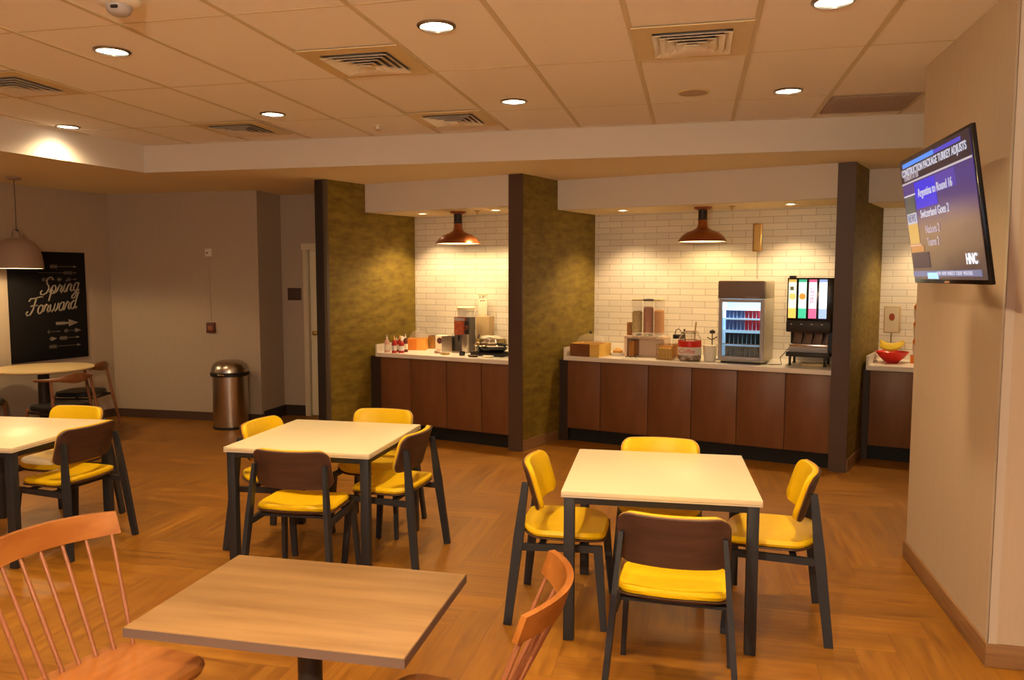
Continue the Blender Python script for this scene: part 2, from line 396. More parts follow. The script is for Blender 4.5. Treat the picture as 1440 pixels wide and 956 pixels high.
# pillar on the right
PX, PY0, PY1 = 1.31, 3.765, 5.155
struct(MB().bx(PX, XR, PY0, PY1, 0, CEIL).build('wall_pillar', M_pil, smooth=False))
struct(MB().bx(PX-.014, XR, PY0-.014, PY1+.014, 0, .105, .003).build('baseboard_pillar', M_base))
M_guard = mat('clear_corner_guard', (.60, .53, .45), .35)
struct(MB().bx(PX-.003, PX+.034, PY0-.003, PY0+.001, .105, CEIL-.002).bx(PX-.003, PX, PY0-.003, PY0+.030, .105, CEIL-.002).build('trim_4', M_guard, smooth=False))

# ------------------------------------------------------------------ partitions, headers, bays
def rside(k, v): return PU[k]+PW+SK*(v-PV[k])
def lside(k, v): return PU[k]+SK*(v-PV[k])
names = ['wall_partition_left', 'wall_partition_middle', 'wall_partition_right']
backs = [7.9, 8.45, 8.95]
for k in range(3):
    v0, v1 = PV[k], backs[k]
    o = struct(MB().prism([(lside(k, v0+.012), v0+.012), (rside(k, v0+.012), v0+.012), (rside(k, v1), v1), (lside(k, v1), v1)], 0, LOW).build(names[k], M_wp, smooth=False))
    o.rotation_euler.z = BR
    # end panel; the left one near-black, shade put into its colour
    c = struct(MB().bx(PU[k]-.006, PU[k]+PW+.006, v0-.008, v0+.02, 0, LOW-.001).build('trim_%d' % (5+k), M_blackp if k == 0 else M_brown, smooth=False)); c.rotation_euler.z = BR
    if k == 0:
        e = struct(MB().bx(PU[k]+PW-.03, PU[k]+PW+.008, v0-.012, v0+.022, 0, LOW-.002).build('trim_8', M_greyedge, smooth=False)); e.rotation_euler.z = BR
    # wood base on the right side
    b = struct(MB().prism([(rside(k, v0+.02), v0+.02), (rside(k, v0+.02)+.014, v0+.02), (rside(k, HV[k]+.0)+.014, HV[k]+.0), (rside(k, HV[k]), HV[k])], 0, .11).build('baseboard_partition_%s' % ('left', 'middle', 'right')[k], M_base, smooth=False))
    b.rotation_euler.z = BR
    # small chrome pins seen low on the panel edge
bays = ['left', 'middle', 'right']
UR = [None, None, 2.2]
for k in range(3):
    def RL(v): return lside(k+1, v) if k < 2 else 2.2
    h, bk = HV[k], BV[k]
    o = struct(MB().prism([(rside(k, h), h), (RL(h), h), (RL(h+.1), h+.1), (rside(k, h+.1), h+.1)], BAYC, LOW).build('wall_header_'+bays[k], M_fascia, smooth=False)); o.rotation_euler.z = BR
    o = struct(MB().prism([(rside(k, h+.1), h+.1), (RL(h+.1), h+.1), (RL(bk), bk), (rside(k, bk), bk)], BAYC+.0, BAYC+.08).build('ceiling_bay_'+bays[k], M_low, smooth=False)); o.rotation_euler.z = BR
    o = struct(MB().prism([(rside(k, bk)-.05, bk), (RL(bk)+(.0 if k < 2 else 0), bk), (RL(bk+.1), bk+.1), (rside(k, bk)-.05, bk+.1)], 0, LOW).build('wall_bay_'+bays[k], M_tile, smooth=False)); o.rotation_euler.z = BR

def bobj(name, label, cat, u, v, z=0.0, rz=0.0, group=None):
    return thing(name, label, cat, W(u, v, z), BR+rz, group)

# counters and cabinets ------------------------------------------------------
CT = .90
CL = [-5.335, -3.395, -.560]; CR = [None, None, .9]
doors = [[-5.295, -4.895, -4.443, -4.023, -3.69], [-3.366, -2.995, -2.488, -2.052, -1.62, -1.186, -.797], [-.525, -.06, .4, .88]]
clab = ['cream solid counter of the narrow left buffet bay', 'long cream counter carrying the glass fridge and cereal dispenser', 'short cream counter behind the pillar holding the red fruit bowl']
for k in range(3):
    f0 = HV[k]-.015; b0 = BV[k]-.003
    ul = CL[k]; 
    ur = (lside(k+1, f0)-.006 if k < 2 else .9); urb = (lside(k+1, b0)-.006 if k < 2 else .9)
    ulb = max(rside(k, b0)+.012, ul)
    def tr(p): return p
    o = thing('counter', clab[k], 'counter', (0, 0, 0), BR, 'buffet counters')
    cx0 = W(ul, f0, 0); o.location = cx0
    L = lambda u, v: (u-ul, v-f0)
    MB().prism([L(ul, f0), L(ur, f0), L(urb, b0), L(ulb, b0)], CT-.042, CT).build('worktop', M_top, o, smooth=False)
    MB().prism([L(ul, f0), L(ul+.022, f0), L(ulb+.022, b0), L(ulb, b0)], CT+.0005, CT+.09).build('side_splash', M_top, o, smooth=False)
    MB().prism([L(ulb+.022, b0-.02), L(urb, b0-.02), L(urb, b0), L(ulb+.022, b0)], CT+.0005, CT+.09).build('back_splash', M_top, o, smooth=False)
    # cabinets: one unit per door
    ds = doors[k]; fv = f0+.035
    for i in range(len(ds)-1):
        a, b = ds[i], ds[i+1]
        side = ['left end', 'second', 'third', 'fourth', 'fifth', 'sixth'][i]
        bay = ['left', 'middle', 'right'][k]
        lab = {0: ['leftmost', 'second from left', 'third from left', 'rightmost'], 1: ['leftmost', 'second from left', 'third from left', 'third from right', 'second from right', 'rightmost'], 2: ['leftmost', 'middle', 'rightmost']}[k][i]
        wh = ['narrow left buffet counter', 'long middle buffet counter', 'short counter behind the pillar'][k]
        cb = thing('base_cabinet', 'reddish-brown veneer base cabinet, %s under the %s' % (lab, wh), 'cabinet', W((a+b)/2, fv, 0), BR, 'base cabinets under the buffet')
        w = b-a-.002
        dep = min(.55, b0-fv-.03)
        e0 = -w/2
        MB().bx(-w/2, w/2, .02, dep, .14, CT-.045).build('body', M_cab, cb, smooth=False)
        MB().bx(-w/2+.003, w/2-.003, 0, .019, .148, CT-.052, .0025).build('door', M_cab, cb)
        MB().bx(-w/2, w/2, .075, .09, 0.0, .139).build('toe_kick', M_toe, cb, smooth=False)
    # dark filler between partition and first cabinet
    ra = rside(k, fv+.03)+.004
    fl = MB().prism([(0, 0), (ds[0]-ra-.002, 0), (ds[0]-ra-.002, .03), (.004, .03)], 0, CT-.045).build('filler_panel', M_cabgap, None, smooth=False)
    fl.location = W(ra, fv+.03); fl.rotation_euler.z = BR
    tag(fl, 'dark narrow filler strip beside the %s' % ['narrow left buffet counter', 'long middle buffet counter', 'short counter behind the pillar'][k], 'filler panel')

# ------------------------------------------------------------------ lights
WARM = (1.0, .70, .37)
def spot(name, loc, power, parent=None, size=160, blend=.6, r=.06, col=WARM, local=None):
    l = bpy.data.lights.new(name, 'SPOT'); l.energy = power; l.color = col; l.spot_size = rad(size); l.spot_blend = blend; l.shadow_soft_size = r
    o = bpy.data.objects.new(name, l); COL.objects.link(o); o.location = loc
    if parent: o.parent = parent
    return o
def downlight(x, y, label, z=CEIL, R=.083, power=60, first=None, grp='recessed ceiling downlights', size=100):
    t = thing('downlight', label, 'ceiling light', (x, y, z), 0, grp)
    MB().lathe([(R, -.001), (R+.014, -.001), (R+.014, -.006), (R+.008, -.010), (R-.002, -.012), (R-.004, -.004)], seg=36).build('trim_ring', M_dsteel, t)
    MB().lathe([(0, -.0045), (R*.6, -.0045), (R*.92, -.003), (R, -.0015)], seg=36).build('lens', M_bulbs, t)
    spot('downlight_lamp', (0, 0, -.03), power, t, size, 1.0, .07)
    return t
DP = 98
dl = [(-1.262, 3.80, 'round downlight above the middle of the ceiling, left of the nearest vent with bright slats'),
      (-3.14, 3.82, 'round downlight below the smoke detector'),
      (-3.16, 5.55, 'small far downlight beyond the dim square vent at left'),
      (-5.09, 5.64, 'leftmost small downlight beside the left ceiling step'),
      (-1.265, 5.53, 'far downlight right of the dim centre vent'),
      (.589, 5.62, 'far downlight left of the brown return grille'),
      (.587, 3.86, 'downlight cut by the top edge of the photo, above the television'),
      ]
for x, y, l in dl: downlight(x, y, l, power=DP if y < 5 else DP*(.7 if x > -2 else .5), size=150 if x < -4.9 else 100)
# the same fixture rows continue behind the camera
for i, (x, y) in enumerate([(-5.05, 3.8), (-3.14, 1.95), (-1.26, 1.95), (.587, 1.95), (-5.3, 1.95), (-1.26, .1), (-3.14, .1), (2.45, 1.95)]):
    downlight(x, y, 'round downlight outside the photographed part of the ceiling', power=DP)
# bay recessed lights
for u, v, l in ((-4.985, 7.148, 'tiny recessed light left of the left copper lamp'), (-4.046, 7.115, 'tiny recessed light right of the left copper lamp'),
                (-2.90, 7.767, 'tiny recessed light left of the right copper lamp'), (-1.248, 7.815, 'tiny recessed light near the framed sign, right of the copper lamp')):
    t = thing('bay_light', l, 'recessed light', W(u, v, BAYC), BR, 'small recessed lights over the buffet')
    MB().lathe([(.05, -.001), (.065, -.001), (.063, -.006), (.05, -.007)], seg=24).build('trim_ring', M_whitein, t)
    MB().lathe([(0, -.002), (.03, -.002), (.05, -.001)], seg=24).build('lens', M_bulbs, t)
    spot('bay_lamp', (0, 0, -.02), 44, t, 110, .6, .03)
t = thing('bay_light', 'recessed light over the short counter behind the pillar', 'recessed light', W(.1, 8.4, BAYC), BR, 'small recessed lights over the buffet')
MB().lathe([(.05, -.001), (.065, -.001), (.063, -.006), (.05, -.007)], seg=24).build('trim_ring', M_whitein, t)
MB().lathe([(0, -.002), (.03, -.002), (.05, -.001)], seg=24).build('lens', M_bulbs, t)
spot('bay_lamp', (0, 0, -.02), 50, t, 120, .6, .03)

# copper dome lamps
def copper_lamp(u, v, label):
    t = bobj('copper_lamp', label, 'lamp', u, v, BAYC, group='copper dome lamps over the buffet')
    MB().lathe([(0, 0), (.085, 0), (.085, -.012), (.075, -.022), (.05, -.028), (0, -.028)], seg=32).build('canopy', M_copper, t)
    MB().lathe([(.043, -.026), (.043, -.11), (.048, -.115), (.048, -.122), (.043, -.125)], seg=24).build('stem', M_blackp, t)
    MB().lathe([(.040, -.115), (.044, -.13), (.047, -.18), (.060, -.205), (.10, -.228), (.16, -.25), (.205, -.285), (.232, -.325), (.24, -.34), (.236, -.341), (.20, -.292), (.155, -.257), (.09, -.235), (0, -.225)], seg=48).build('shade', M_copper, t)
    MB().lathe([(.2345, -.3385), (.197, -.294), (.15, -.262), (.09, -.242), (0, -.23)], seg=48).build('shade_lining', mat('lamp_lining', (.9, .8, .6), .5, emit=(1, .75, .4), es=2.2), t)
    MB().lathe([(0, -.24), (.02, -.243), (.035, -.27), (.045, -.295), (.038, -.318), (.018, -.332), (0, -.336)], seg=20).build('bulb', M_bulb, t)
    spot('copper_lamp_light', (0, 0, -.30), 92, t, 165, .35, .045, (1, .70, .30))
    return t
copper_lamp(-4.515, 7.13, 'copper dome lamp over the narrow left buffet bay')
copper_lamp(-2.075, 7.80, 'copper dome lamp over the long middle buffet counter')

# pendant lamps (left one in view; the globe behind the camera is added, standing in for a flash)
def pendant(x, y, zc, zr, label, power):
    t = thing('pendant_lamp', label, 'lamp', (x, y, zc), 0)
    d = zr-zc
    MB().lathe([(0, 0), (.065, 0), (.065, -.018), (.05, -.026), (0, -.026)], seg=28).build('canopy', M_taupe, t)
    MB().tube([(0, 0, -.02), (.004, 0, d*.25), (0, 0, d+.37)], .004, 8).build('cord', M_dkgrey, t)
    MB().tube([(0, 0, d+.40), (.012, .004, d+.385), (.015, .0, d+.36), (0, 0, d+.34)], .011, 8).build('cord_knot', M_blackp, t)
    # handle yoke
    MB().tube([(-.06, 0, d+.30), (-.055, 0, d+.35), (-.03, 0, d+.39), (0, 0, d+.40), (.03, 0, d+.39), (.055, 0, d+.35), (.06, 0, d+.30)], .007, 8).build('yoke', M_taupe, t)
    out_ = [(.03, .37), (.034, .33), (.048, .305), (.10, .292), (.155, .262), (.192, .21), (.213, .14), (.224, .07), (.228, 0)]
    MB().lathe([(r_, d+z_) for r_, z_ in out_]+[(r_-.005, d+z_-.004*(z_ > .2)) for r_, z_ in out_[::-1][:-3]]+[(0, d+.285)], seg=48).build('shade', M_taupe, t)
    MB().lathe([(r_-.0062, d+z_-.005*(z_ > .2)+.0005) for r_, z_ in out_[::-1][:-3]]+[(0, d+.282)], seg=48).build('shade_lining', mat('pendant_lining', (.9, .8, .6), .5, emit=(1, .78, .42), es=2.5), t)
    MB().lathe([(0, d+.16), (.03, d+.15), (.045, d+.12), (.035, d+.085), (0, d+.07)], seg=20).build('bulb', M_bulb, t)
    spot('pendant_light', (0, 0, d+.05), power, t, 172, .25, .05, (1, .70, .36))
    return t
pendant(-6.64, 6.62, LOW, 1.80, 'taupe bell pendant lamp hanging in front of the chalkboard poster', 22)
t = thing('flash_globe_lamp', 'small bare globe lamp added as camera flash stand-in, behind the photographer', 'lamp', (-.65, -.30, CEIL-.006), 0)
MB().lathe([(0, 0), (.06, 0), (.06, -.018), (.045, -.026), (0, -.026)], seg=28).build('canopy', M_taupe, t)
MB().tube([(0, 0, -.02), (0, 0, -.44)], .004, 8).build('cord', M_dkgrey, t)
MB().lathe([(0, -.43), (.022, -.435), (.024, -.49), (0, -.492)], seg=20).build('socket', M_brass, t)
MB().lathe([(0, -.492), (.02, -.50), (.045, -.54), (.05, -.57), (.04, -.60), (.02, -.615), (0, -.62)], seg=24).build('bulb', M_bulb, t)
pl = bpy.data.lights.new('flash_globe_light', 'POINT'); pl.energy = 540; pl.color = (1, .74, .44); pl.shadow_soft_size = .06  # added point light in place of a bounced flash
po = bpy.data.objects.new('flash_globe_light', pl); COL.objects.link(po); po.parent = t; po.location = (0, 0, -.60)

# ------------------------------------------------------------------ ceiling furniture
def vent(x, y, label):
    t = thing('ceiling_vent', label, 'vent', (x, y, CEIL-.0055), 0, 'square air diffusers in the ceiling')
    s = .297; i0 = .20
    m = MB()
    for a, b, c, d in ((-s, s, i0, s), (-s, s, -s, -i0), (-s, -i0, -i0, i0), (i0, s, -i0, i0)): m.bx(a, b, c, d, -.006, 0)
    m.build('panel', M_ventm, t, smooth=False)
    MB().bx(-i0, i0, -i0, i0, .0, .004).build('throat', M_ventd, t, smooth=False)
    m = MB()
    for q, (ro, ri, zo, zi) in enumerate(((.199, .158, -.020, -.001), (.164, .116, -.023, -.002), (.122, .074, -.026, -.003), (.080, .030, -.029, -.004))):
        for kk in range(4):
            R = Matrix.Rotation(kk*pi/2, 4, 'Z')
            P = [R @ Vector(p) for p in ((-ro, -ro, zo), (ro, -ro, zo), (ri, -ri, zi), (-ri, -ri, zi))]
            vs = [m.bm.verts.new(p) for p in P]+[m.bm.verts.new(p+Vector((0, 0, -.0025))) for p in P]
            m.bm.faces.new(vs[:4]); m.bm.faces.new(vs[4:][::-1])
            for e in range(4): m.bm.faces.new((vs[e], vs[(e+1) % 4], vs[4+(e+1) % 4], vs[4+e]))
    m.bx(-.038, .038, -.038, .038, -.031, -.028)
    m.build('louvres', M_ventl, t, smooth=False)
    return t
for x, y, l in ((-1.861, 4.335, 'square ceiling vent with bright silvery slats, left of centre'), (-.032, 4.335, 'square ceiling vent with nested louvres, nearest right of centre'),
                (-1.861, 6.03, 'small far square vent near the middle of the ceiling step'), (-3.72, 6.03, 'far dim vent left of the small far downlight'),
                (-4.30, 4.335, 'square vent at the left edge of the photo')):
    vent(x, y, l)
rg = MB().bx(-.285, .285, -.275, .275, -.006, -.001)
for i in range(26): rg.bx(-.27, .27, -.26+.0208*i-.002, -.26+.0208*i+.004, -.010, -.006)
rg = rg.build('return_grille', M_return, smooth=False); rg.location = (1.187, 6.15, CEIL-.004); tag(rg, 'brown perforated return air panel in the ceiling near the television', 'vent')
sp = thing('ceiling_speaker', 'flat round beige ceiling speaker right of centre', 'speaker', (-.027, 5.53, CEIL-.001))
MB().lathe([(.095, 0), (.105, 0), (.104, -.006), (.095, -.008)], seg=36).build('rim', M_ventm, sp)
MB().lathe([(0, -.007), (.06, -.0065), (.095, -.004)], seg=36).build('grille', mat('speaker_grille', (.50, .39, .28), .8), sp)
sd = thing('smoke_detector', 'domed smoke detector with strobe at the top left of the ceiling', 'smoke detector', (-2.52, 3.12, CEIL-.001))
MB().lathe([(0, 0), (.095, 0), (.097, -.015), (.085, -.03), (.06, -.036), (0, -.036)], seg=36).build('base', M_white, sd)
MB().lathe([(.058, -.035), (.052, -.055), (.046, -.066), (.03, -.075), (0, -.078)], seg=32).build('dome', M_greypl, sd)
MB().bx(.005, .035, -.062, -.05, -.060, -.048, .002).build('sensor_window', M_blackp, sd)
for i, (x, y, z, l) in enumerate([(-2.558, 6.16, CEIL, 'tiny sprinkler head near the far ceiling step, left of centre')]):
    t = thing('sprinkler', l, 'sprinkler', (x, y, z-.001))
    MB().lathe([(0, 0), (.035, 0), (.033, -.005), (.012, -.008), (.010, -.03), (0, -.03)], seg=20).build('escutcheon', M_white, t)
    MB().lathe([(0, -.04), (.02, -.041), (.02, -.044), (0, -.045)], seg=16).tube([(-.012, 0, -.028), (-.010, 0, -.042)], .003, 6).tube([(.012, 0, -.028), (.010, 0, -.042)], .003, 6).build('deflector', M_brass, t)
for u, v, l in ((-4.27, 7.12, 'tiny sprinkler head beside the left copper lamp'), (-1.79, 7.80, 'tiny sprinkler head between copper lamp and framed sign')):
    t = bobj('sprinkler', l, 'sprinkler', u, v, BAYC-.001)
    MB().lathe([(0, 0), (.03, 0), (.028, -.005), (.010, -.008), (.009, -.03), (0, -.03)], seg=16).build('escutcheon', M_brass, t)
    MB().lathe([(0, -.036), (.016, -.037), (.016, -.04), (0, -.041)], seg=14).tube([(0, 0, -.028), (0, 0, -.037)], .004, 6).build('deflector', M_brass, t)

# ------------------------------------------------------------------ tables
def square_table(x, y, deg, label):
    t = thing('square_table', label, 'table', (x, y, 0), rad(deg), 'cream square dining tables')
    s = .455; z = .73
    MB().bx(-s, s, -s, s, z-.022, z, .003).build('tabletop', [M_cream], t)
    MB().bx(-s+.0, s, -s, s, z-.030, z-.0225).build('edge_band', M_edge, t, smooth=False)
    m = MB(); a = s-.012
    for q in (-1, 1):
        m.bx(-a+.05, a-.05, q*a-(.028 if q > 0 else 0), q*a+(.028 if q < 0 else 0), z-.062, z-.0305)
        m.bx(q*a-(.028 if q > 0 else 0), q*a+(.028 if q < 0 else 0), -a+.05, a-.05, z-.062, z-.0305)
    m.build('apron', M_black, t, smooth=False)
    for sx in (-1, 1):
        for sy in (-1, 1):
            MB().bx(sx*a, sx*(a-.05), sy*a, sy*(a-.05), 0.002, z-.0305, .002).build('leg', M_charc, t)
    return t
square_table(-.153, 4.04, 2.6, 'cream square table at right with four yellow chairs, in front of the fridge counter')
square_table(-2.228, 4.509, 1.0, 'cream square table in the middle, in front of the narrow left buffet bay')
square_table(-4.337, 4.15, 4.0, 'cream square table cut by the left edge of the photo')

t = thing('laminate_table', 'foreground rectangular table with a grey-oak wood grain top', 'table', (-1.152, 2.172, 0), rad(.6))
MB().bx(-.425, .425, -.30, .30, .70, .73, .002).build('tabletop', M_greywood, t)
MB().bx(-.4265, .4265, -.3015, .3015, .7005, .727).build('edge_band', M_gwedge, t, smooth=False)
MB().bx(-.2, .2, -.03, .03, .682, .699).bx(-.03, .03, -.2, .2, .682, .699).build('top_bracket', M_black, t, smooth=False)
MB().lathe([(.038, .012), (.038, .69)], seg=28).build('column', M_black, t)
MB().lathe([(0, 0), (.26, 0), (.26, .008), (.10, .018), (.045, .03), (.038, .05), (0, .05)], seg=40).build('base', M_black, t)

rt = thing('round_table', 'pale round pedestal table under the bell pendant by the left wall', 'table', (-6.63, 6.86, 0))
MB().lathe([(0, .745), (.46, .745), (.475, .752), (.478, .762), (.472, .77), (0, .77)], seg=56).build('tabletop', mat('pale_wood_tabletop', (.66, .50, .27), .35), rt)
MB().lathe([(.055, .03), (.055, .73)], seg=24).bx(-.2, .2, -.03, .03, .73, .744).build('column', M_blackp, rt)
MB().lathe([(0, 0), (.30, 0), (.30, .01), (.10, .02), (.055, .05), (0, .05)], seg=40).build('base', M_blackp, rt)

# ------------------------------------------------------------------ yellow chair
def yellow_chair():
    t = thing('yellow_chair', '', 'chair')
    zs = .43
    def sadd(x, y): return .012*(x/.2)**2 - .018*max(0, (y-.10)/.13)**2 + .030*max(0, (-y-.10)/.11)**2
    out = rrect(.455, .43, .13, 7, 0, -.005)
    MB().pad(out, .012, lambda x, y, h: (x, y, zs-.012+h+sadd(x, y)), e=.4).build('seat_shell', M_ply, t)
    MB().pad(rrect(.45, .425, .13, 7, 0, -.005), .034, lambda x, y, h: (x, y, zs+.0015+h+sadd(x, y))).build('seat', M_yel, t)
    # backrest: s along width, tt up
    yb0, yt0, z0, z1 = -.165, -.235, .560, .790
    nrm = Vector((0, (z1-z0), (yb0-yt0)*1.0)); nrm.normalize()
    def bf(s, tt, h):
        k = (tt)/.24
        y = yb0+(yt0-yb0)*k+.055*(s/.225)**2; z = z0+(z1-z0)*k
        c = 2*.055*s/.225**2
        n = Vector((-c*.9, 1, .28)).normalized()
        return Vector((s, y, z))+n*h
    ob = rrect(.455, .235, .055, 6, 0, .12)
    MB().pad(ob, .011, lambda s, q, h: bf(s, q, h), e=.5).build('backrest_shell', M_ply, t)
    MB().pad(rrect(.458, .238, .055, 6, 0, .12), .005, lambda s, q, h: bf(s, q, h+.0112), e=.5).build('edge_piping', M_plyedge, t)
    MB().pad(rrect(.45, .23, .055, 6, 0, .12), .026, lambda s, q, h: bf(s, q, h+.0165)).build('backrest', M_yel, t)
    for sx in (-1, 1):
        MB().bar([(sx*.262, -.262, .002), (sx*.226, -.214, .43), (sx*.203, -.184, .71)], [.024, .024, .018], [.040, .050, .032]).build('leg', M_charc, t)
        MB().bar([(sx*.236, .215, .002), (sx*.215, .180, .405)], [.022, .024], [.030, .044]).build('leg', M_charc, t)
        MB().bar([(sx*.216, .202, .402), (sx*.226, -.200, .392)], .022, .034).build('side_rail', M_charc, t)
    MB().bar([(-.2, .10, .404), (.2, .10, .404)], .03, .014, (0, 1, 0)).bar([(-.22, -.10, .402), (.22, -.10, .402)], .03, .014, (0, 1, 0)).build('cross_rail', M_charc, t)
    return t
YC = yellow_chair()
chairs = [  # x, y, facing angle (0 = +Y), label
    (-.615, 3.950, -90+1, 'yellow chair in side view left of the right-hand cream table'),
    (.395, 4.055, 90-2, 'yellow chair in side view right of the right-hand table, nearest the television wall'),
    (-.055, 3.285, 0-2, 'yellow chair seen from behind at the near side of the right-hand table'),
    (-.165, 4.395, 180+2, 'yellow chair at the far side of the right-hand table, in front of the fridge counter'),
    (-2.130, 3.995, 0+3, 'yellow chair with brown back toward us at the near side of the middle table'),
    (-1.800, 4.500, 90-3, 'yellow chair with its back turned at the right side of the middle table'),
    (-2.110, 4.960, 180, 'yellow chair facing us behind the middle table'),
    (-2.575, 4.560, -90-3, 'yellow chair mostly hidden at the left side of the middle table'),
    (-3.895, 4.195, 90-4, 'yellow chair with brown back at the right side of the far left table'),
    (-4.300, 4.570, 180, 'yellow chair facing us behind the far left table'),
]
for i, (x, y, a, l) in enumerate(chairs):
    if i == 0:
        YC.location = (x, y, 0); YC.rotation_euler.z = rad(a); YC['label'] = l; YC['group'] = 'yellow upholstered dining chairs'
    else: dup(YC, (x, y, 0), rad(a), l)

# ------------------------------------------------------------------ spindle chair
def spindle_chair(x, y, a, label):
    t = thing('spindle_chair', label, 'chair', (x, y, 0), rad(a), 'orange wood spindle-back chairs')
    zs = .45
    out = []
    for p in rrect(.44, .42, .10, 6):
        k = 1+.12*(p[1]/.21); out.append((p[0]*k, p[1]))
    MB().pad(out, .034, lambda a_, b, h: (a_, b, zs-.034+h-.010*math.exp(-((a_/.13)**2+(b/.13)**2))*(h > .02)), e=.5).build('seat', M_orwood, t)
    # crest rail: curved arc
    def arc(s, z, out_=0): return Vector((.225*s, -.290+.062*(s*s)-.03*0+out_, z))
    m = MB(); rows = []
    N = 18
    for i in range(N+1):
        s = -1+2*i/N; e = 1-.10*abs(s)**6
        ang = .34
        c = Vector((.245*s, -.365+.085*s*s, .845)); tdir = Vector((.245, .17*s, 0)).normalized(); nn = Vector((-tdir.y, tdir.x, 0)).normalized()
        hh = .042*e; wv = Vector((0, -ang, 1)).normalized()
        rows.append([m.bm.verts.new(c+wv*hh*a_+nn*.010*b) for a_, b in ((-1, -1), (1, -1), (1, 1), (-1, 1))])
    for p, q in zip(rows, rows[1:]):
        for k in range(4): m.bm.faces.new((p[k], p[(k+1) % 4], q[(k+1) % 4], q[k]))
    m.bm.faces.new(rows[0][::-1]); m.bm.faces.new(rows[-1])
    m.build('crest_rail', M_orwood, t)
    for i in range(7):
        s = -1+2*i/6
        top = Vector((.218*s, -.356+.072*s*s, .812)); bot = Vector((.178*s, -.165+.03*s*s, zs-.01))
        mid = top.lerp(bot, .55)
        MB().tube([top, mid, bot], [.0058, .0082, .0068], 10).build('spindle', M_spind, t)
    for sx in (-1, 1):
        for sy in (-1, 1):
            MB().tube([(sx*.15, sy*.13, zs-.03), (sx*.19, sy*.18, .22), (sx*.215, sy*.215, .002)], [.013, .017, .011], 12).build('leg', M_spind, t)
        MB().tube([(sx*.187, -.178, .22), (sx*.187, .178, .22)], [.008, .008], 8).build('stretcher', M_spind, t)
    MB().tube([(-.187, 0, .22), (.187, 0, .22)], .008, 8).build('stretcher', M_spind, t)
    return t
spindle_chair(-1.80, 2.08, -90-14, 'orange spindle-back chair at the left end of the foreground wood table')
spindle_chair(-.70, 2.10, 90+2, 'orange spindle-back chair cut by the bottom edge, right of the foreground wood table')

# ------------------------------------------------------------------ elbow chairs at the round table
def elbow_chair(x, y, a, label):
    t = thing('elbow_chair', label, 'chair', (x, y, 0), rad(a), 'walnut elbow chairs round the pale table')
    MB().pad(rrect(.46, .42, .12, 6), .05, lambda a_, b, h: (a_, b, .415+h), e=.5).build('seat', M_blkseat, t)
    m = MB(); N = 22; rows = []
    for i in range(N+1):
        s = -1+2*i/N; th = s*rad(98)
        c = Vector((.275*sin(th), -.05-.20*cos(th), .735-.010*abs(s)))
        tg = Vector((.275*cos(th), .20*sin(th), 0)).normalized(); nn = Vector((-tg.y, tg.x, 0))
        hh = .014+.040*math.exp(-(s/.30)**2); ww = .016+.004*math.exp(-(s/.5)**2)
        rows.append([m.bm.verts.new(c+Vector((0, 0, 1))*hh*sin(2*pi*k/10)+nn*ww*cos(2*pi*k/10)) for k in range(10)])
    for p, q in zip(rows, rows[1:]):
        for k in range(10): m.bm.faces.new((p[k], p[(k+1) % 10], q[(k+1) % 10], q[k]))
    m.bm.faces.new(rows[0][::-1]); m.bm.faces.new(rows[-1])
    m.build('elbow_rail', M_elwood, t)
    for sx in (-1, 1):
        MB().tube([(sx*.25, -.30, .002), (sx*.232, -.215, .43), (sx*.215, -.165, .728)], [.013, .018, .013], 12).build('leg', M_elwood, t)
        MB().tube([(sx*.23, .21, .002), (sx*.215, .175, .43)], [.012, .018], 12).build('leg', M_elwood, t)
        MB().tube([(sx*.22, -.20, .395), (sx*.215, .17, .395)], .013, 8).build('side_rail', M_blackp, t)
    MB().tube([(-.22, -.20, .395), (.22, -.20, .395)], .013, 8).build('rear_rail', M_blackp, t)
    return t
elbow_chair(-6.10, 6.50, 80, 'walnut elbow chair with black seat, nearest beside the round table')
elbow_chair(-6.60, 7.34, 102, 'walnut elbow chair with black seat, farther, right below the chalkboard')
elbow_chair(-7.02, 6.42, -60, 'black-seated elbow chair cut off at the left edge of the photo')

# ------------------------------------------------------------------ trash bin
t = thing('trash_bin', 'brushed steel bin with a domed lid against the back wall', 'trash bin', (-5.13, 7.93, 0))
MB().lathe([(0, .004), (.19, .004), (.193, .03), (.193, .60), (.18, .61), (0, .61)], seg=48).build('body', M_steel, t)
MB().lathe([(.196, .001), (.199, .001), (.199, .025), (.196, .028)], seg=48).build('base_ring', M_blackp, t)
MB().lathe([(.19, .595), (.212, .60), (.214, .635), (.205, .645), (.18, .645)], seg=48).build('rim', M_blackp, t)
MB().lathe([(.205, .640), (.203, .675), (.185, .72), (.15, .755), (.10, .772), (.04, .778), (0, .778)], seg=48).build('domed_lid', M_steel, t)
MB().bx(-.02, .07, -.222, -.19, .615, .632, .004).build('handle', M_chrome, t)

# ------------------------------------------------------------------ wall devices
t = thing('thermostat', 'small white thermostat high on the back wall', 'thermostat', (-5.566, 8.25, 2.0))
MB().bx(-.042, .042, -.022, 0, -.045, .045, .004).build('case', M_white, t)
MB().bx(-.025, .0, -.024, -.021, -.012, .004).build('display', M_dkgrey, t, smooth=False)
MB().bx(-.004, .004, -.006, -.0005, -.80, -.045).build('cable_cover', M_wall, t, smooth=False)
t = thing('fire_alarm_pull', 'small dark maroon alarm box on the back wall above the bin', 'alarm box', (-5.562, 8.25, 1.115))
MB().bx(-.055, .055, -.03, 0, -.062, .062, .005).build('case', M_maroon, t)
MB().bx(-.03, .03, -.035, -.0295, -.03, .02, .002).build('handle', mat('dull_orange_handle', (.30, .10, .04), .5), t)
t = thing('room_sign', 'small dark square sign beside the alcove door', 'sign', (-4.77, 8.80, 1.505))
MB().bx(-.09, .09, -.012, 0, -.075, .075, .003).build('plate', M_brown, t)
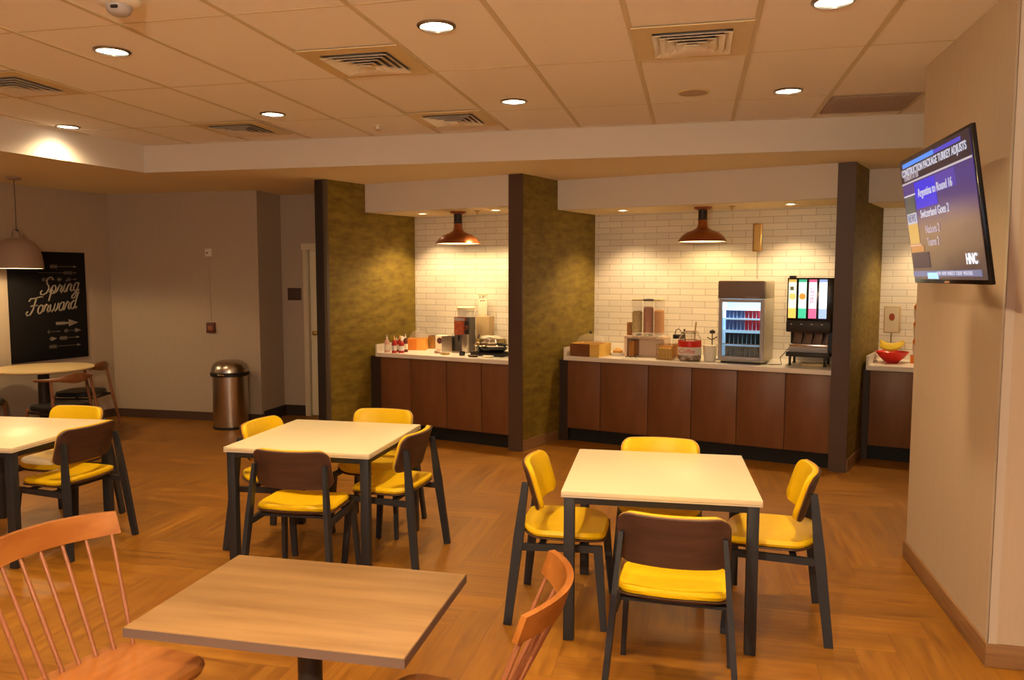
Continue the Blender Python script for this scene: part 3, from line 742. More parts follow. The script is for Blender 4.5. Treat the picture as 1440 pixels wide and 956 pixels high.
text('sign_text', 'RESTROOMS', .022, mat('sign_lettering', (.16, .10, .07), .6), t, (0, -.013, .02))

# ------------------------------------------------------------------ chalkboard poster on the left wall
wang = math.atan2(1, .21)      # direction of the left wall
t = thing('chalkboard_poster', 'black chalkboard poster reading Spring Forward on the left wall', 'poster', (lwx(7.46)+.002, 7.46, 1.385), wang)
# local x runs along the wall towards the corner, local -y faces the room
PWD, PHT = .455, .61
MB().bx(-PWD, PWD, -.022, 0, -PHT, PHT, .003).build('board', M_chalk, t)
def arcp(cx, cy, rx, ry, a0, a1, n=10): return [(cx+rx*cos(rad(a0+(a1-a0)*i/n)), cy+ry*sin(rad(a0+(a1-a0)*i/n))) for i in range(n+1)]
GL = {
 'S': (.62, [[(.60, .82), (.56, .95), (.42, 1.02), (.27, .96), (.22, .80), (.30, .64), (.42, .50), (.48, .32), (.40, .10), (.22, 0), (.06, .04), (0, .18), (.08, .26)]]),
 'p': (.44, [[(-.06, .1), (.06, .5), (.04, -.42)], arcp(.17, .25, .14, .25, 150, -190)+[(.30, .02), (.38, .10)]]),
 'r': (.34, [[(-.04, .08), (.08, .52), (.10, .42), (.24, .44), (.20, .10), (.26, 0), (.34, .08)]]),
 'i': (.24, [[(-.02, .08), (.08, .50), (.06, .08), (.14, 0), (.24, .08)], [(.10, .66), (.12, .70)]]),
 'n': (.44, [[(-.02, .08), (.06, .50), (.04, 0)], [(.05, .30), (.18, .50), (.28, .42), (.27, .08), (.34, 0), (.42, .08)]]),
 'g': (.44, [arcp(.17, .25, .14, .25, 40, 330), [(.30, .50), (.30, -.28), (.20, -.46), (.06, -.42), (.04, -.30), (.22, -.08), (.42, .06)]]),
 'F': (.66, [[(-.02, .80), (.06, .96), (.30, .94), (.62, 1.0), (.78, .98)], [(.40, .94), (.36, .30), (.26, .02), (.08, -.02), (-.02, .12), (.06, .22)], [(.16, .50), (.40, .54), (.58, .50)]]),
 'o': (.40, [arcp(.16, .25, .15, .25, 70, 430)+[(.28, .40), (.40, .44)]]),
 'w': (.58, [[(0, .46), (.06, .08), (.16, 0), (.27, .12), (.29, .46), (.29, .12), (.38, 0), (.48, .14), (.50, .48), (.58, .42)]]),
 'a': (.42, [arcp(.16, .25, .14, .25, 50, 330), [(.29, .48), (.28, .08), (.34, 0), (.42, .08)]]),
 'd': (.44, [arcp(.16, .25, .14, .25, 50, 330), [(.34, 1.02), (.29, .60), (.28, .08), (.34, 0), (.44, .10)]]),
}
def script(name, word, size, x0, z0, m_, th=.045):
    m = MB(); x = 0
    for ch in word:
        w_, st = GL[ch]
        for k_, pl_ in enumerate(st):
            pts = [(x0+(x+px+.30*pz)*size, -.0245, z0+pz*size+.10*(x+px)*size) for px, pz in pl_]
            m.tube(pts, th*size, 6)
        x += w_
    return m.build(name, m_, t)
script('spring_lettering', 'Spring', .190, -.115, .125, M_chalkink)
script('forward_lettering', 'Forward', .190, -.285, -.095, M_chalkink)
def arrow(z, x0, x1, head, fletch, name, m_=M_chalkink, th=.004):
    m = MB(); yy = -.0245
    m.bx(x0, x1, yy, yy+.002, z-th/2, z+th/2)
    if head:
        s = head; v = [m.bm.verts.new((x1-s, yy, z+s*.55)), m.bm.verts.new((x1+s*.6, yy, z)), m.bm.verts.new((x1-s, yy, z-s*.55))]; m.bm.faces.new(v)
    for i in range(fletch):
        xx = x0+i*.022
        m.box((xx, yy+.001, z+.012), (.006, .002, .03), M=Matrix.Translation((xx, 0, z)) @ Matrix.Rotation(rad(40), 4, 'Y') @ Matrix.Translation((-xx, 0, -z)))
        m.box((xx, yy+.001, z-.012), (.006, .002, .03), M=Matrix.Translation((xx, 0, z)) @ Matrix.Rotation(rad(-40), 4, 'Y') @ Matrix.Translation((-xx, 0, -z)))
    m.build(name, m_, t, smooth=False)
arrow(.445, .02, .33, .025, 4, 'arrow_mark'); arrow(.375, -.12, .33, .02, 0, 'arrow_mark', M_chalkdim); arrow(.375, .18, .33, .01, 5, 'arrow_mark', M_chalkdim)
arrow(.30, -.08, .06, .02, 2, 'arrow_mark', M_chalkdim); arrow(.30, .10, .14, .035, 2, 'arrow_mark', M_chalkdim); arrow(.30, .22, .33, .02, 2, 'arrow_mark', M_chalkdim)
arrow(-.20, .06, .29, .075, 5, 'arrow_mark', M_chalkink, .022); arrow(-.29, -.04, .10, .016, 1, 'arrow_mark', M_chalkdim); arrow(-.29, .16, .34, .05, 2, 'arrow_mark', M_chalkdim)
arrow(-.37, -.02, .04, .04, 2, 'arrow_mark'); arrow(-.37, .10, .33, .025, 4, 'arrow_mark'); arrow(-.46, -.03, .34, .03, 4, 'arrow_mark', M_chalkdim)

# ------------------------------------------------------------------ television
tv = thing('television', 'flat television tilted down on an arm mount, showing a blue news screen', 'television', (.972, 3.556, 1.984))
tv.rotation_euler = (rad(9.05), 0, -pi/2)   # local -y faces the room
def emi(name, col, s=1.0): return mat(name, (0, 0, 0), .25, emit=col, es=s)
def scr_mat():
    m = mat('tv_picture', (.004, .004, .006), .12); b = m.node_tree.nodes['Principled BSDF']
    tc = nd(m, 'ShaderNodeTexCoord'); sp_ = nd(m, 'ShaderNodeSeparateXYZ'); lk(m, tc.outputs['Object'], sp_.inputs[0])
    mr = nd(m, 'ShaderNodeMapRange'); mr.inputs[1].default_value = -.27; mr.inputs[2].default_value = .27; lk(m, sp_.outputs[2], mr.inputs[0])
    r = ramp(m, mr.outputs[0], [(0, (.05, .035, .035)), (.25, (.10, .05, .035)), (.42, (.11, .055, .05)), (.55, (.055, .03, .11)), (.75, (.05, .03, .16)), (1, (.03, .015, .05))])
    lk(m, r.outputs[0], b.inputs['Emission Color']); b.inputs['Emission Strength'].default_value = 1.0
    return m
hw, hh = .485, .285
MB().bx(-hw, hw, 0.0, .018, -hh, hh, .003).bx(-.36, .36, .018, .040, -.20, .16, .006).build('casing', M_blackg, tv)
MB().bx(-hw+.012, hw-.012, -.002, .001, -hh+.018, hh-.012).build('screen', scr_mat(), tv, smooth=False)
def sq(name, x0, x1, z0, z1, m_, d=.0025):
    # fractions of screen: x 0 left..1 right, z 0 top..1 bottom
    X = lambda q: -hw+.012+(2*hw-.024)*q; Z = lambda q: hh-.012-(2*hh-.03)*q
    return MB().bx(X(x0), X(x1), -d-.001, -d, Z(z0), Z(z1)).build(name, m_, tv, smooth=False)
XX = lambda q: -hw+.012+(2*hw-.024)*q; ZZ = lambda q: hh-.012-(2*hh-.03)*q
sq('title_band', 0, 1, 0, .175, emi('tv_dark_band', (.022, .013, .02)), .0022)
sq('top_strip', .05, .55, .02, .055, emi('tv_cyan_strip', (.06, .22, .75)), .003)
sq('top_strip', .5, .9, .025, .055, emi('tv_blue_strip', (.06, .05, .42)), .0028)
sq('divider_line', 0, 1, .178, .192, emi('tv_line', (.42, .36, .36)), .003)
sq('blue_field', .20, .52, .205, .42, emi('tv_blue_field', (.035, .025, .55)), .0024)
sq('blue_field', .52, .78, .205, .33, emi('tv_violet_field', (.07, .04, .28)), .0023)
sq('picture_box', .02, .18, .30, .44, emi('tv_grey_picture', (.06, .07, .06)), .0032)
sq('picture_caption', .02, .18, .44, .53, emi('tv_white_caption', (.38, .38, .45)), .0032)
sq('yellow_picture', .02, .18, .53, .70, emi('tv_yellow_picture', (.48, .28, .07)), .0032)
sq('frame_line', .01, .20, .285, .297, emi('tv_frame_line', (.5, .45, .5)), .0034)
sq('frame_line', .01, .20, .705, .718, emi('tv_frame_line_low', (.6, .33, .22)), .0034)
sq('orange_field', .02, .23, .72, .77, emi('tv_orange', (.42, .17, .05)), .0030)
sq('dark_figure', .02, .30, .775, .905, emi('tv_dark_figure', (.015, .008, .03)), .0030)
sq('ticker', .0, .95, .93, .975, emi('tv_ticker', (.13, .14, .25)), .0030)
sq('ticker_glow', .24, .40, .945, .995, emi('tv_glow', (.30, .55, .95), 1.2), .0034)
TW = emi('tv_white_text', (.42, .40, .47), 1.1); TW2 = emi('tv_dim_text', (.42, .33, .38), .9)
text('headline', 'CONSTRUCTION PACKAGE TURKEY ADJUSTS', .044, TW, tv, (XX(.49), -.0045, ZZ(.10)), sx=.97, off=.0008)
text('subtitle', 'TONIGHT AT SIX', .030, TW2, tv, (XX(.05), -.0045, ZZ(.148)), align='LEFT')
text('list_line', 'Argentina to Round 16', .050, TW, tv, (XX(.25), -.0045, ZZ(.30)), align='LEFT', off=.0004)
text('list_line', 'Switzerland Goes 2', .050, TW, tv, (XX(.25), -.0045, ZZ(.47)), align='LEFT', off=.0004)
text('list_line', 'Nations 2', .050, TW2, tv, (XX(.30), -.0045, ZZ(.60)), align='LEFT')
text('list_line', 'Teams 2', .050, TW2, tv, (XX(.30), -.0045, ZZ(.70)), align='LEFT')
text('caption', 'NEWS', .05, emi('tv_caption_ink', (.08, .08, .16)), tv, (XX(.10), -.0048, ZZ(.485)), sx=.9)
text('channel_logo', 'HNC', .055, emi('tv_logo', (.7, .68, .72), 1.1), tv, (XX(.86), -.0045, ZZ(.855)), off=.002)
text('ticker_text', 'DOW  NEWS  MARKETS  TODAY  WEATHER', .022, TW, tv, (XX(.62), -.0048, ZZ(.953)))
MB().bx(-.03, .03, -.001, .001, -hh+.004, -hh+.011).build('maker_badge', emi('tv_badge', (.4, .13, .03), .8), tv, smooth=False)
MB().bx(-.10, .10, .0405, .055, -.10, .10, .004).build('rear_plate', M_black, tv)
mt = thing('wall_mount', 'black articulated arm holding the television to the pillar', 'wall mount', (PX, 4.33, 1.984))
MB().bx(-.02, -.001, -.05, .05, -.10, .10, .003).build('wall_plate', M_black, mt)
MB().tube([(-.02, 0, 0), (-.17, -.30, 0), (-.262, -.72, -.003)], .016, 10).build('arm', M_black, mt)

# ------------------------------------------------------------------ buffet items: left bay
def bottle(u, v, h, r, m_body, m_cap, label, grp='condiment bottles on the left counter'):
    t = bobj('condiment_bottle', label, 'bottle', u, v, CT+.001, group=grp)
    MB().lathe([(0, 0), (r, 0), (r, h*.55), (r*.85, h*.66), (r*.38, h*.74), (r*.36, h*.78), (0, h*.78)], seg=18).build('body', m_body, t)
    MB().lathe([(r*.42, h*.765), (r*.42, h*.84), (r*.16, h*.90), (r*.10, h), (0, h)], seg=14).build('cap', m_cap, t)
    MB().lathe([(r+.0008, h*.15), (r+.0008, h*.45)], seg=18).build('label_wrap', M_paper if m_body != M_red else M_white, t)
    return t
bottle(-5.245, 6.83, .19, .028, mat('pink_sauce', (.75, .45, .36), .4), M_white, 'pale pink squeeze bottle, leftmost on the left counter')
bottle(-5.175, 6.87, .18, .026, M_red, M_white, 'dark red ketchup bottle beside the pale pink bottle')
bottle(-5.125, 6.80, .18, .026, M_red, M_orange2, 'red sauce bottle with orange cap in the front row')
bottle(-5.065, 6.85, .17, .030, M_red, M_white, 'squat red sauce bottle at the right of the bottle cluster')
bottle(-5.145, 6.93, .185, .027, M_red, M_orange2, 'red ketchup bottle with orange tip, second row of the cluster')
bottle(-5.085, 6.95, .20, .026, mat('dark_sauce', (.16, .03, .02), .3), M_white, 'tall dark brown sauce bottle at the back of the cluster')
bottle(-5.215, 6.96, .16, .024, M_red, M_paper, 'small red bottle behind the bottle cluster')
t = bobj('creamer_jug', 'small black and white creamer jug behind the red bottles', 'jug', -5.215, 7.055, CT+.001)
MB().lathe([(0, 0), (.05, 0), (.055, .03), (.05, .075), (.047, .075), (.05, .03), (.0, .01)], seg=24).build('body', M_blackg, t)
MB().lathe([(.044, .07), (.046, .10), (.035, .14), (.02, .16), (0, .165)], seg=20).build('lid', M_white, t)
def hollow_box(mb, w, d, h, th):
    mb.bx(-w/2, w/2, -d/2, d/2, 0, th); mb.bx(-w/2, w/2, -d/2, -d/2+th, th, h); mb.bx(-w/2, w/2, d/2-th, d/2, th, h)
    mb.bx(-w/2, -w/2+th, -d/2+th, d/2-th, th, h); mb.bx(w/2-th, w/2, -d/2+th, d/2-th, th, h); return mb
t = bobj('pastry_box', 'orange box with a clear lid on the left counter', 'food box', -5.13, 7.25, CT+.001, rad(25))
hollow_box(MB(), .20, .18, .13, .012).build('box', M_orange2, t, smooth=False)
MB().bx(-.101, -.0, -.0925, -.0905, .005, .125).build('front_panel', M_orange, t, smooth=False)
MB().lathe([(.10, .131), (.095, .165), (.07, .20), (.03, .215), (0, .218)], seg=24).build('lid', M_plast, t)
MB().lathe([(0, .218), (.012, .219), (.012, .235), (0, .237)], seg=12).build('lid_knob', M_white, t)
t = bobj('steel_caddy', 'brushed steel bin beside the orange box', 'caddy', -5.045, 7.455, CT+.001); t.scale = (.8, .9, 1)
hollow_box(MB(), .12, .14, .15, .004).build('bin', M_steel, t, smooth=False)
t = bobj('napkin_holder', 'cream holder with a dark berry picture on the left counter', 'holder', -4.90, 7.42, CT+.001)
MB().bx(-.08, .08, -.05, .05, 0, .16, .006).build('box', M_paper, t)
MB().lathe([(0, 0), (.035, 0), (.03, .002), (0, .003)], seg=12).build('picture', mat('dark_berry', (.09, .02, .03), .5), t).matrix_local = Matrix.Translation((-.02, -.051, .10)) @ Matrix.Rotation(pi/2, 4, 'X')
t = bobj('steel_container', 'tall square steel container left of the red dispenser', 'container', -4.69, 7.235, CT+.001)
hollow_box(MB(), .13, .14, .17, .004).build('body', M_steel, t, smooth=False)
t = bobj('napkin_stack', 'small pile of pink-white sugar packets at the counter front', 'sugar packets', -4.70, 7.02, CT+.001)
for i in range(5): MB().box((random.uniform(-.02, .02), random.uniform(-.02, .02), .006+.007*i), (.06, .045, .006), .0015, rz=random.uniform(-.6, .6)).build('packet', M_paper if i % 2 else mat('pink_packet', (.7, .3, .25), .6), t)
# red hot-drink dispenser with hopper
t = bobj('beverage_dispenser', 'red and black hot drink dispenser under a white tub', 'dispenser', -4.515, 7.20, CT+.001); t.scale = (.86, .8, 1)
MB().bx(-.11, .11, .0, .16, .0, .385, .006).build('cabinet', M_dkgrey, t)
MB().bx(-.112, .06, -.012, -.0, .19, .385, .003).build('front_panel', noisy('red_photo_panel', (.30, .035, .02), (.50, .13, .05), (18, 18, 18), .4), t)
MB().bx(-.105, .045, -.014, -.012, .345, .375).build('menu_strip', M_greypl, t, smooth=False)
MB().bx(.045, .11, -.02, .0, .20, .345, .006).build('side_knob_panel', M_blackp, t)
MB().lathe([(0, 0), (.026, 0), (.024, .02), (0, .022)], seg=18).build('knob', M_maroon, t).matrix_local = Matrix.Translation((.078, -.022, .27)) @ Matrix.Rotation(pi/2, 4, 'X')
MB().tube([(-.03, -.03, .19), (-.03, -.035, .15), (-.03, -.03, .13)], .012, 10).build('spout', M_blackg, t)
MB().bx(-.10, .02, -.09, .0, .0, .02, .003).build('drip_tray', M_dsteel, t)
MB().bx(.03, .11, -.06, .0, .0, .20, .005).build('side_bin', M_steel, t)
t = bobj('white_tub', 'white lidded tub on top of the red dispenser', 'tub', -4.50, 7.26, CT+.387)
MB().lathe([(0, 0), (.085, 0), (.092, .075), (0, .078)], seg=36).build('tub', M_whitein, t)
MB().lathe([(.098, .074), (.100, .10), (.09, .112), (0, .115)], seg=36).build('lid', mat('cream_lid', (.85, .76, .5), .4), t)
# upright card behind
t = bobj('menu_sign', 'tall cream card sign with a printed top on the left tiled wall', 'sign', -4.43, 7.50, 1.31)
MB().box((0, 0, .10), (.115, .006, .26), .001).build('card', M_paper, t)
MB().box((0, -.004, .215), (.125, .004, .008)).build('top_rail', M_gold, t, smooth=False)
text('sign_text', 'JUST', .042, M_brown, t, (0, -.0045, .185), shear=.2, sx=1.1)
text('sign_text', 'pour', .034, M_brown, t, (0, -.0045, .150), shear=.3)
t = bobj('waffle_stand', 'tan box standing behind the red dispenser', 'box', -4.375, 7.455, CT+.001); t.scale = (.85, .9, 1)
MB().bx(-.10, .10, -.06, .06, 0, .387, .004).build('box', mat('tan_card', (.50, .36, .18), .6), t)
# waffle maker: black base, chrome body with open-rim
t = bobj('waffle_maker', 'black and chrome double waffle maker at the right end of the left counter', 'waffle maker', -4.085, 7.10, CT+.001); t.scale = (1.22, 1.1, 1.25)
MB().bx(-.16, .16, -.11, .11, .0, .03, .01).build('base', M_blackp, t)
MB().lathe([(0, .03), (.10, .03), (.135, .055), (.14, .075), (.12, .078), (0, .08)], seg=36, sx=1.05, sy=.85).build('lower_plate', M_blackg, t)
MB().lathe([(.10, .080), (.158, .080), (.162, .088), (.158, .096), (.10, .096)], seg=40, sx=1.05, sy=.85).build('drip_ring', M_chrome, t)
MB().lathe([(.14, .098), (.15, .115), (.135, .145), (.09, .165), (.03, .172), (0, .173)], seg=36, sx=1.0, sy=.85).build('lid', M_chrome, t)
MB().tube([(.10, -.08, .10), (.17, -.13, .105), (.21, -.16, .10)], [.012, .014, .011], 10).build('handle', M_blackp, t)
MB().tube([(-.13, 0, .03), (-.15, 0, .10), (-.12, 0, .17)], .012, 8).build('hinge_arm', M_dsteel, t)
t = bobj('batter_cup', 'small black pitcher in front of the waffle maker', 'cup', -4.345, 6.93, CT+.001)
MB().lathe([(0, 0), (.03, 0), (.034, .04), (.03, .04), (.026, .004), (0, .004)], seg=20).build('cup', M_blackg, t)
for i, (u, v, l) in enumerate(((-4.56, 6.93, 'brown packet tray in front of the red dispenser'), (-4.17, 6.86, 'olive packet tray in front of the waffle maker'), (-4.00, 6.88, 'pale packet tray at the right end of the left counter'))):
    t = bobj('packet_tray', l, 'tray', u, v, CT+.001, group='small trays along the left counter edge')
    MB().lathe([(0, 0), (.05, 0), (.065, .018), (.06, .019), (.046, .005), (0, .005)], seg=24, sy=.6).build('tray', (M_gold, M_brown, M_paper)[i], t)
    for q in range(3): MB().box((-.025+.025*q, 0, .014), (.03, .03, .008), .002, rz=.4*q).build('packet', (M_brown, mat('olive_packet', (.2, .18, .05), .6), M_white)[i], t)
t = bobj('tongs_hook', 'black coiled cord plugged into the left tiled wall', 'power cord', -4.02, 7.54, 1.11)
MB().tube([(0, 0, .07), (-.03, -.012, .04), (-.035, -.012, 0), (-.01, -.012, -.02), (.02, -.012, 0), (.04, -.01, -.03)], .006, 8).bx(-.02, .03, -.03, 0, .05, .09, .004).build('cord', M_blackp, t)
MB().bx(-.035, .035, -.008, .01, .02, .12, .002).build('outlet_plate', M_whitein, t)

# ------------------------------------------------------------------ buffet items: middle bay
t = bobj('pastry_crate', 'brown wooden crate with clear domed lid at the left of the long counter', 'crate', -3.175, 7.60, CT+.001, rad(-3))
hollow_box(MB(), .33, .30, .13, .012).build('crate', M_boxye, t, smooth=False)
MB().bx(-.166, .06, -.153, -.151, .0, .131).build('front_board', M_boxbr, t, smooth=False)
MB().lathe([(.155, .132), (.15, .165), (.12, .20), (.07, .222), (0, .23)], seg=32, sx=1.0, sy=.9).build('domed_lid', M_plast, t)
MB().lathe([(0, .23), (.014, .231), (.016, .248), (0, .25)], seg=12).build('lid_knob', M_blackp, t)
for q in range(5): MB().lathe([(0, 0), (.03, .004), (.035, .02), (.02, .04), (0, .045)], (-.10+.05*q, random.uniform(-.06, .05), .055), 14).build('pastry', M_boxye, t)
t = bobj('bread_tray', 'shallow white tray beside the crate', 'tray', -2.925, 7.74, CT+.001); t.scale = (.85, .85, 1)
MB().lathe([(0, 0), (.08, 0), (.095, .03), (.088, .03), (.075, .006), (0, .006)], seg=32).build('tray', M_whitein, t)
MB().lathe([(0, .01), (.06, .012), (.065, .05), (.03, .075), (0, .078)], seg=20).build('bread', mat('toasted_bread', (.75, .42, .10), .6), t)
# cereal dispenser
t = bobj('cereal_dispenser', 'clear three-tube cereal dispenser on a stepped cream stand', 'cereal dispenser', -2.62, 7.76, CT+.001)
MB().bx(-.215, .215, -.09, .12, .19, .215, .004).bx(-.215, -.185, -.08, .11, .0, .19).bx(.185, .215, -.08, .11, .0, .19).bx(-.215, .215, .09, .12, .0, .19).build('stand', mat('pale_acrylic_stand', (.80, .62, .46), .35), t)
MB().bx(-.17, -.11, -.075, .08, .0, .16, .003).build('side_box', mat('amber_box', (.38, .16, .03), .5), t)
MB().bx(-.21, -.17, -.02, .05, .216, .35, .003).build('side_box', mat('amber_card', (.38, .17, .04), .5), t)
for i, (cx_, h_, cm, nm) in enumerate(((-.105, .22, M_cer1, 'green'), (.015, .265, M_cer2, 'red'), (.13, .235, M_cer3, 'orange'))):
    cyl = MB().lathe([(.048, .235), (.054, .245), (.054, .575), (.052, .575), (.052, .247), (.046, .237)], (cx_, 0, 0), 28).build('tube', M_plast, t)
    MB().lathe([(0, .25), (.0505, .25), (.0505, .25+h_*.95), (.03, .25+h_), (0, .25+h_*1.01)], (cx_, 0, 0), 24).build('cereal', cm, cyl)
    MB().lathe([(0, .575), (.058, .575), (.058, .592), (.02, .598), (0, .598)], (cx_, 0, 0), 24).build('tube_lid', M_dkgrey if i == 1 else M_ventm, cyl)
    MB().lathe([(0, .216), (.04, .216), (.048, .234), (0, .236)], (cx_, 0, 0), 20).tube([(cx_-.02, -.05, .225), (cx_+.02, -.06, .225)], .008, 8).build('valve', M_whitein, cyl)
text('stand_text', 'CEREAL  GRANOLA  OATS', .022, M_brown, t, (0, -.092, .203))
t = bobj('cereal_bowl_tray', 'flat white tray with dark cutlery in front of the cereal dispenser', 'tray', -2.70, 7.53, CT+.001)
MB().bx(-.09, .09, -.04, .04, 0, .008, .002).build('tray', M_whitein, t)
for q in range(3): MB().tube([(-.06+.05*q, -.02, .012), (-.03+.05*q, .01, .013), (-.01+.05*q, .02, .012)], [.004, .003, .006], 6).build('spoon', M_dkgrey, t)
# wire basket w/ packets
t = bobj('wire_basket', 'gold wire basket of packets beside the cereal dispenser', 'basket', -2.365, 7.60, CT+.001)
m = MB()
for z in (.004, .05, .10, .15): m.tube([(-.075, -.07, z), (.075, -.07, z), (.075, .07, z), (-.075, .07, z), (-.075, -.07, z)], .003, 6)
for x_ in (-.075, -.045, -.015, .015, .045, .075): m.tube([(x_, -.07, 0.004), (x_, -.07, .15)], .0022, 6); m.tube([(x_, .07, 0.004), (x_, .07, .15)], .0022, 6)
for y_ in (-.035, 0, .035): m.tube([(-.075, y_, 0.004), (-.075, y_, .15)], .0022, 6); m.tube([(.075, y_, 0.004), (.075, y_, .15)], .0022, 6)
m.build('wire_frame', M_brass, t)
for q in range(3): MB().bx(-.065, .065, -.05+.035*q, -.025+.035*q, .006, .11+.01*q, .003).build('packet_row', (M_gold, M_boxye, M_cer3)[q], t)
t = bobj('oatmeal_jar', 'small clear jar with black lid above the wire basket', 'jar', -2.30, 7.80, CT+.001)
MB().lathe([(0, 0), (.06, 0), (.062, .17), (.05, .19), (.045, .2)], seg=28).build('jar', M_plast, t)
MB().lathe([(0, .01), (.056, .01), (.056, .14), (0, .15)], seg=24).build('contents', M_cer3, t)
MB().lathe([(0, .198), (.054, .198), (.054, .235), (0, .24)], seg=24).build('lid', M_blackp, t)
MB().tube([(-.035, 0, .238), (-.025, 0, .28), (0, 0, .295), (.025, 0, .28), (.035, 0, .238)], .005, 8).build('handle', M_dkgrey, t)
# big glass jar with red label
t = bobj('candy_jar', 'round glass jar with red and white label holding tongs', 'jar', -2.125, 7.60, CT+.001)
MB().lathe([(0, 0), (.10, 0), (.112, .02), (.112, .20), (.10, .235), (.085, .25), (.085, .27), (.081, .27), (.081, .25), (.097, .232), (.108, .2), (.108, .02), (0, .006)], seg=40).build('glass', M_glass, t)
MB().lathe([(0, .01), (.105, .012), (.105, .19), (0, .20)], seg=36).build('contents', noisy('wrapped_packets', (.75, .68, .56), (.35, .12, .08), (35, 35, 35), .5), t)
MB().lathe([(.1135, .14), (.1135, .20)], seg=40).build('label_red', M_red2, t)
MB().lathe([(.1133, .06), (.1133, .138)], seg=40).build('label_white', M_white, t)
text('label_text', 'Coffee', .06, M_red2, t, (0, -.1145, .10), shear=.3)
MB().lathe([(.084, .27), (.09, .275), (.088, .285), (.08, .288)], seg=36).build('rim', M_chrome, t)
MB().tube([(.03, .02, .05), (.045, .03, .30), (.05, .035, .38)], [.005, .006, .008], 8).build('tongs', M_brass, t)
MB().tube([(-.03, -.01, .05), (-.05, -.02, .29), (-.05, -.02, .31)], [.005, .006, .012], 8).build('tongs', M_blackp, t)
t = bobj('chrome_rack', 'small black and chrome wire rack right of the glass jar', 'rack', -1.955, 7.80, CT+.001)
MB().tube([(0, 0, .002), (0, 0, .27)], .006, 8).tube([(-.05, 0, .22), (0, -.02, .20), (.05, 0, .23)], .006, 8).tube([(-.05, 0, .14), (0, -.03, .11), (.05, 0, .15)], .006, 8).lathe([(0, 0), (.06, 0), (.06, .008), (0, .01)]).build('rack', M_dkgrey, t)
MB().lathe([(0, .26), (.025, .262), (.03, .285), (0, .30)], seg=16).build('finial', M_blackp, t)
t = bobj('paper_cup_stack', 'white paper bowl stack against the left side of the fridge', 'cups', -1.935, 7.64, CT+.001)
MB().lathe([(0, 0), (.055, 0), (.068, .15), (.07, .155), (0, .158)], seg=32).build('stack', M_whitein, t)
t = bobj('utensil_stand', 'narrow golden utensil stand leaning behind the fridge', 'stand', -1.90, 8.05, CT+.001)
MB().lathe([(0, 0), (.05, 0), (.05, .01), (.012, .016), (.012, .42), (0, .43)], seg=16).lathe([(.012, .16), (.03, .18), (.012, .20)], seg=16).lathe([(.012, .30), (.03, .32), (.012, .34)], seg=16).build('post', M_brass, t)

# fridge ----------------------------------------------------------------------
t = bobj('display_fridge', 'countertop display fridge with lit glass door full of drinks', 'fridge', -1.625, 7.56, CT+.001)
w2, D, Hf = .215, .46, .785
MB().bx(-w2, -w2+.02, 0.03, D, .015, Hf, .004).bx(w2-.02, w2, 0.03, D, .015, Hf, .004).bx(-w2, w2, D-.02, D, .015, Hf, .004).bx(-w2, w2, .03, D, .015, .06, .004).bx(-w2, w2, .03, D, Hf-.17, Hf, .004).build('cabinet', mat('cream_fridge_shell', (.84, .75, .56), .35), t)
MB().bx(-w2-.004, w2-.008, -.02, .032, Hf-.168, Hf+.002, .012).build('header_panel', mat('fridge_header', (.21, .155, .125), .5), t)
text('maker_plate', 'COLD DRINKS', .02, M_greypl, t, (.1, -.0215, Hf-.155))
lit = mat('fridge_lit_lining', (.75, .85, .9), .4, emit=(.45, .72, 1.0), es=.22)
MB().bx(-w2+.021, w2-.021, D-.10, D-.09, .062, Hf-.175).build('back_lining', lit, t, smooth=False)
MB().bx(-w2+.021, -w2+.024, .04, D-.10, .062, Hf-.175).build('side_lining', lit, t, smooth=False)
m = MB(); fz0, fz1 = .03, Hf-.172
m.bx(-w2+.002, -w2+.034, -.006, .029, fz0, fz1, .004).bx(w2-.040, w2-.006, -.006, .029, fz0, fz1, .004).bx(-w2+.034, w2-.040, -.006, .029, fz0, fz0+.035, .004).bx(-w2+.034, w2-.040, -.006, .029, fz1-.03, fz1, .004)
dr = m.build('door', M_greypl, t)
MB().bx(-w2+.034, w2-.040, .008, .014, fz0+.035, fz1-.03).build('door_glass', mat('fridge_glass', (.95, .98, 1), .02, trans=1.0, ior=1.05), dr, smooth=False)
MB().bx(-w2+.03, w2-.03, .0, D-.03, 0, .015).build('feet', M_blackp, t, smooth=False)
M_shelf = mat('lit_shelf', (.8, .85, .9), .3, emit=(.5, .8, 1), es=.35)
shz = [.062, .185, .315, .43]
for z in shz[1:]: MB().bx(-w2+.026, w2-.022, .04, D-.105, z-.006, z).build('shelf', M_shelf if z > .3 else M_chrome, t, smooth=False)
for x_, y_ in ((-.17, .05), (.165, .05)): pass
flight = bpy.data.lights.new('fridge_lamp', 'AREA'); flight.energy = 1.1; flight.size = .32; flight.size_y = .05; flight.shape = 'RECTANGLE'; flight.color = (.55, .82, 1)
fo = bpy.data.objects.new('fridge_lamp', flight); COL.objects.link(fo); fo.parent = t; fo.location = (0, .10, Hf-.18)
def fridge_item(dx, dy, z, r, h, m_, kind, label, grp, capm=None):
    o = bobj(kind, label, kind.replace('_', ' '), -1.625+dx, 7.56+dy, CT+.001+z+.0006, group=grp)
    MB().lathe([(0, 0), (r, 0), (r*1.08, h*.9), (r*1.08, h*.95), (0, h*.95)], seg=16).build('cup', m_, o)
    MB().lathe([(0, h*.951), (r*1.16, h*.951), (r*1.16, h), (0, h)], seg=16).build('lid', capm or M_white, o)
rows = [(shz[3], 'top', [('b', 5), ('r', 4)]), (shz[2], 'second', [('b', 5), ('r', 4)]), (shz[1], 'third', [('g', 8)]), (shz[0], 'bottom', [('w', 7)])]
mb_ = mat('blue_yogurt', (.12, .20, .55), .4); mr_ = mat('red_yogurt', (.70, .05, .09), .4); mg_ = mat('dark_milk_carton', (.03, .06, .07), .4); mw_ = mat('olive_white_pot', (.35, .36, .28), .4)
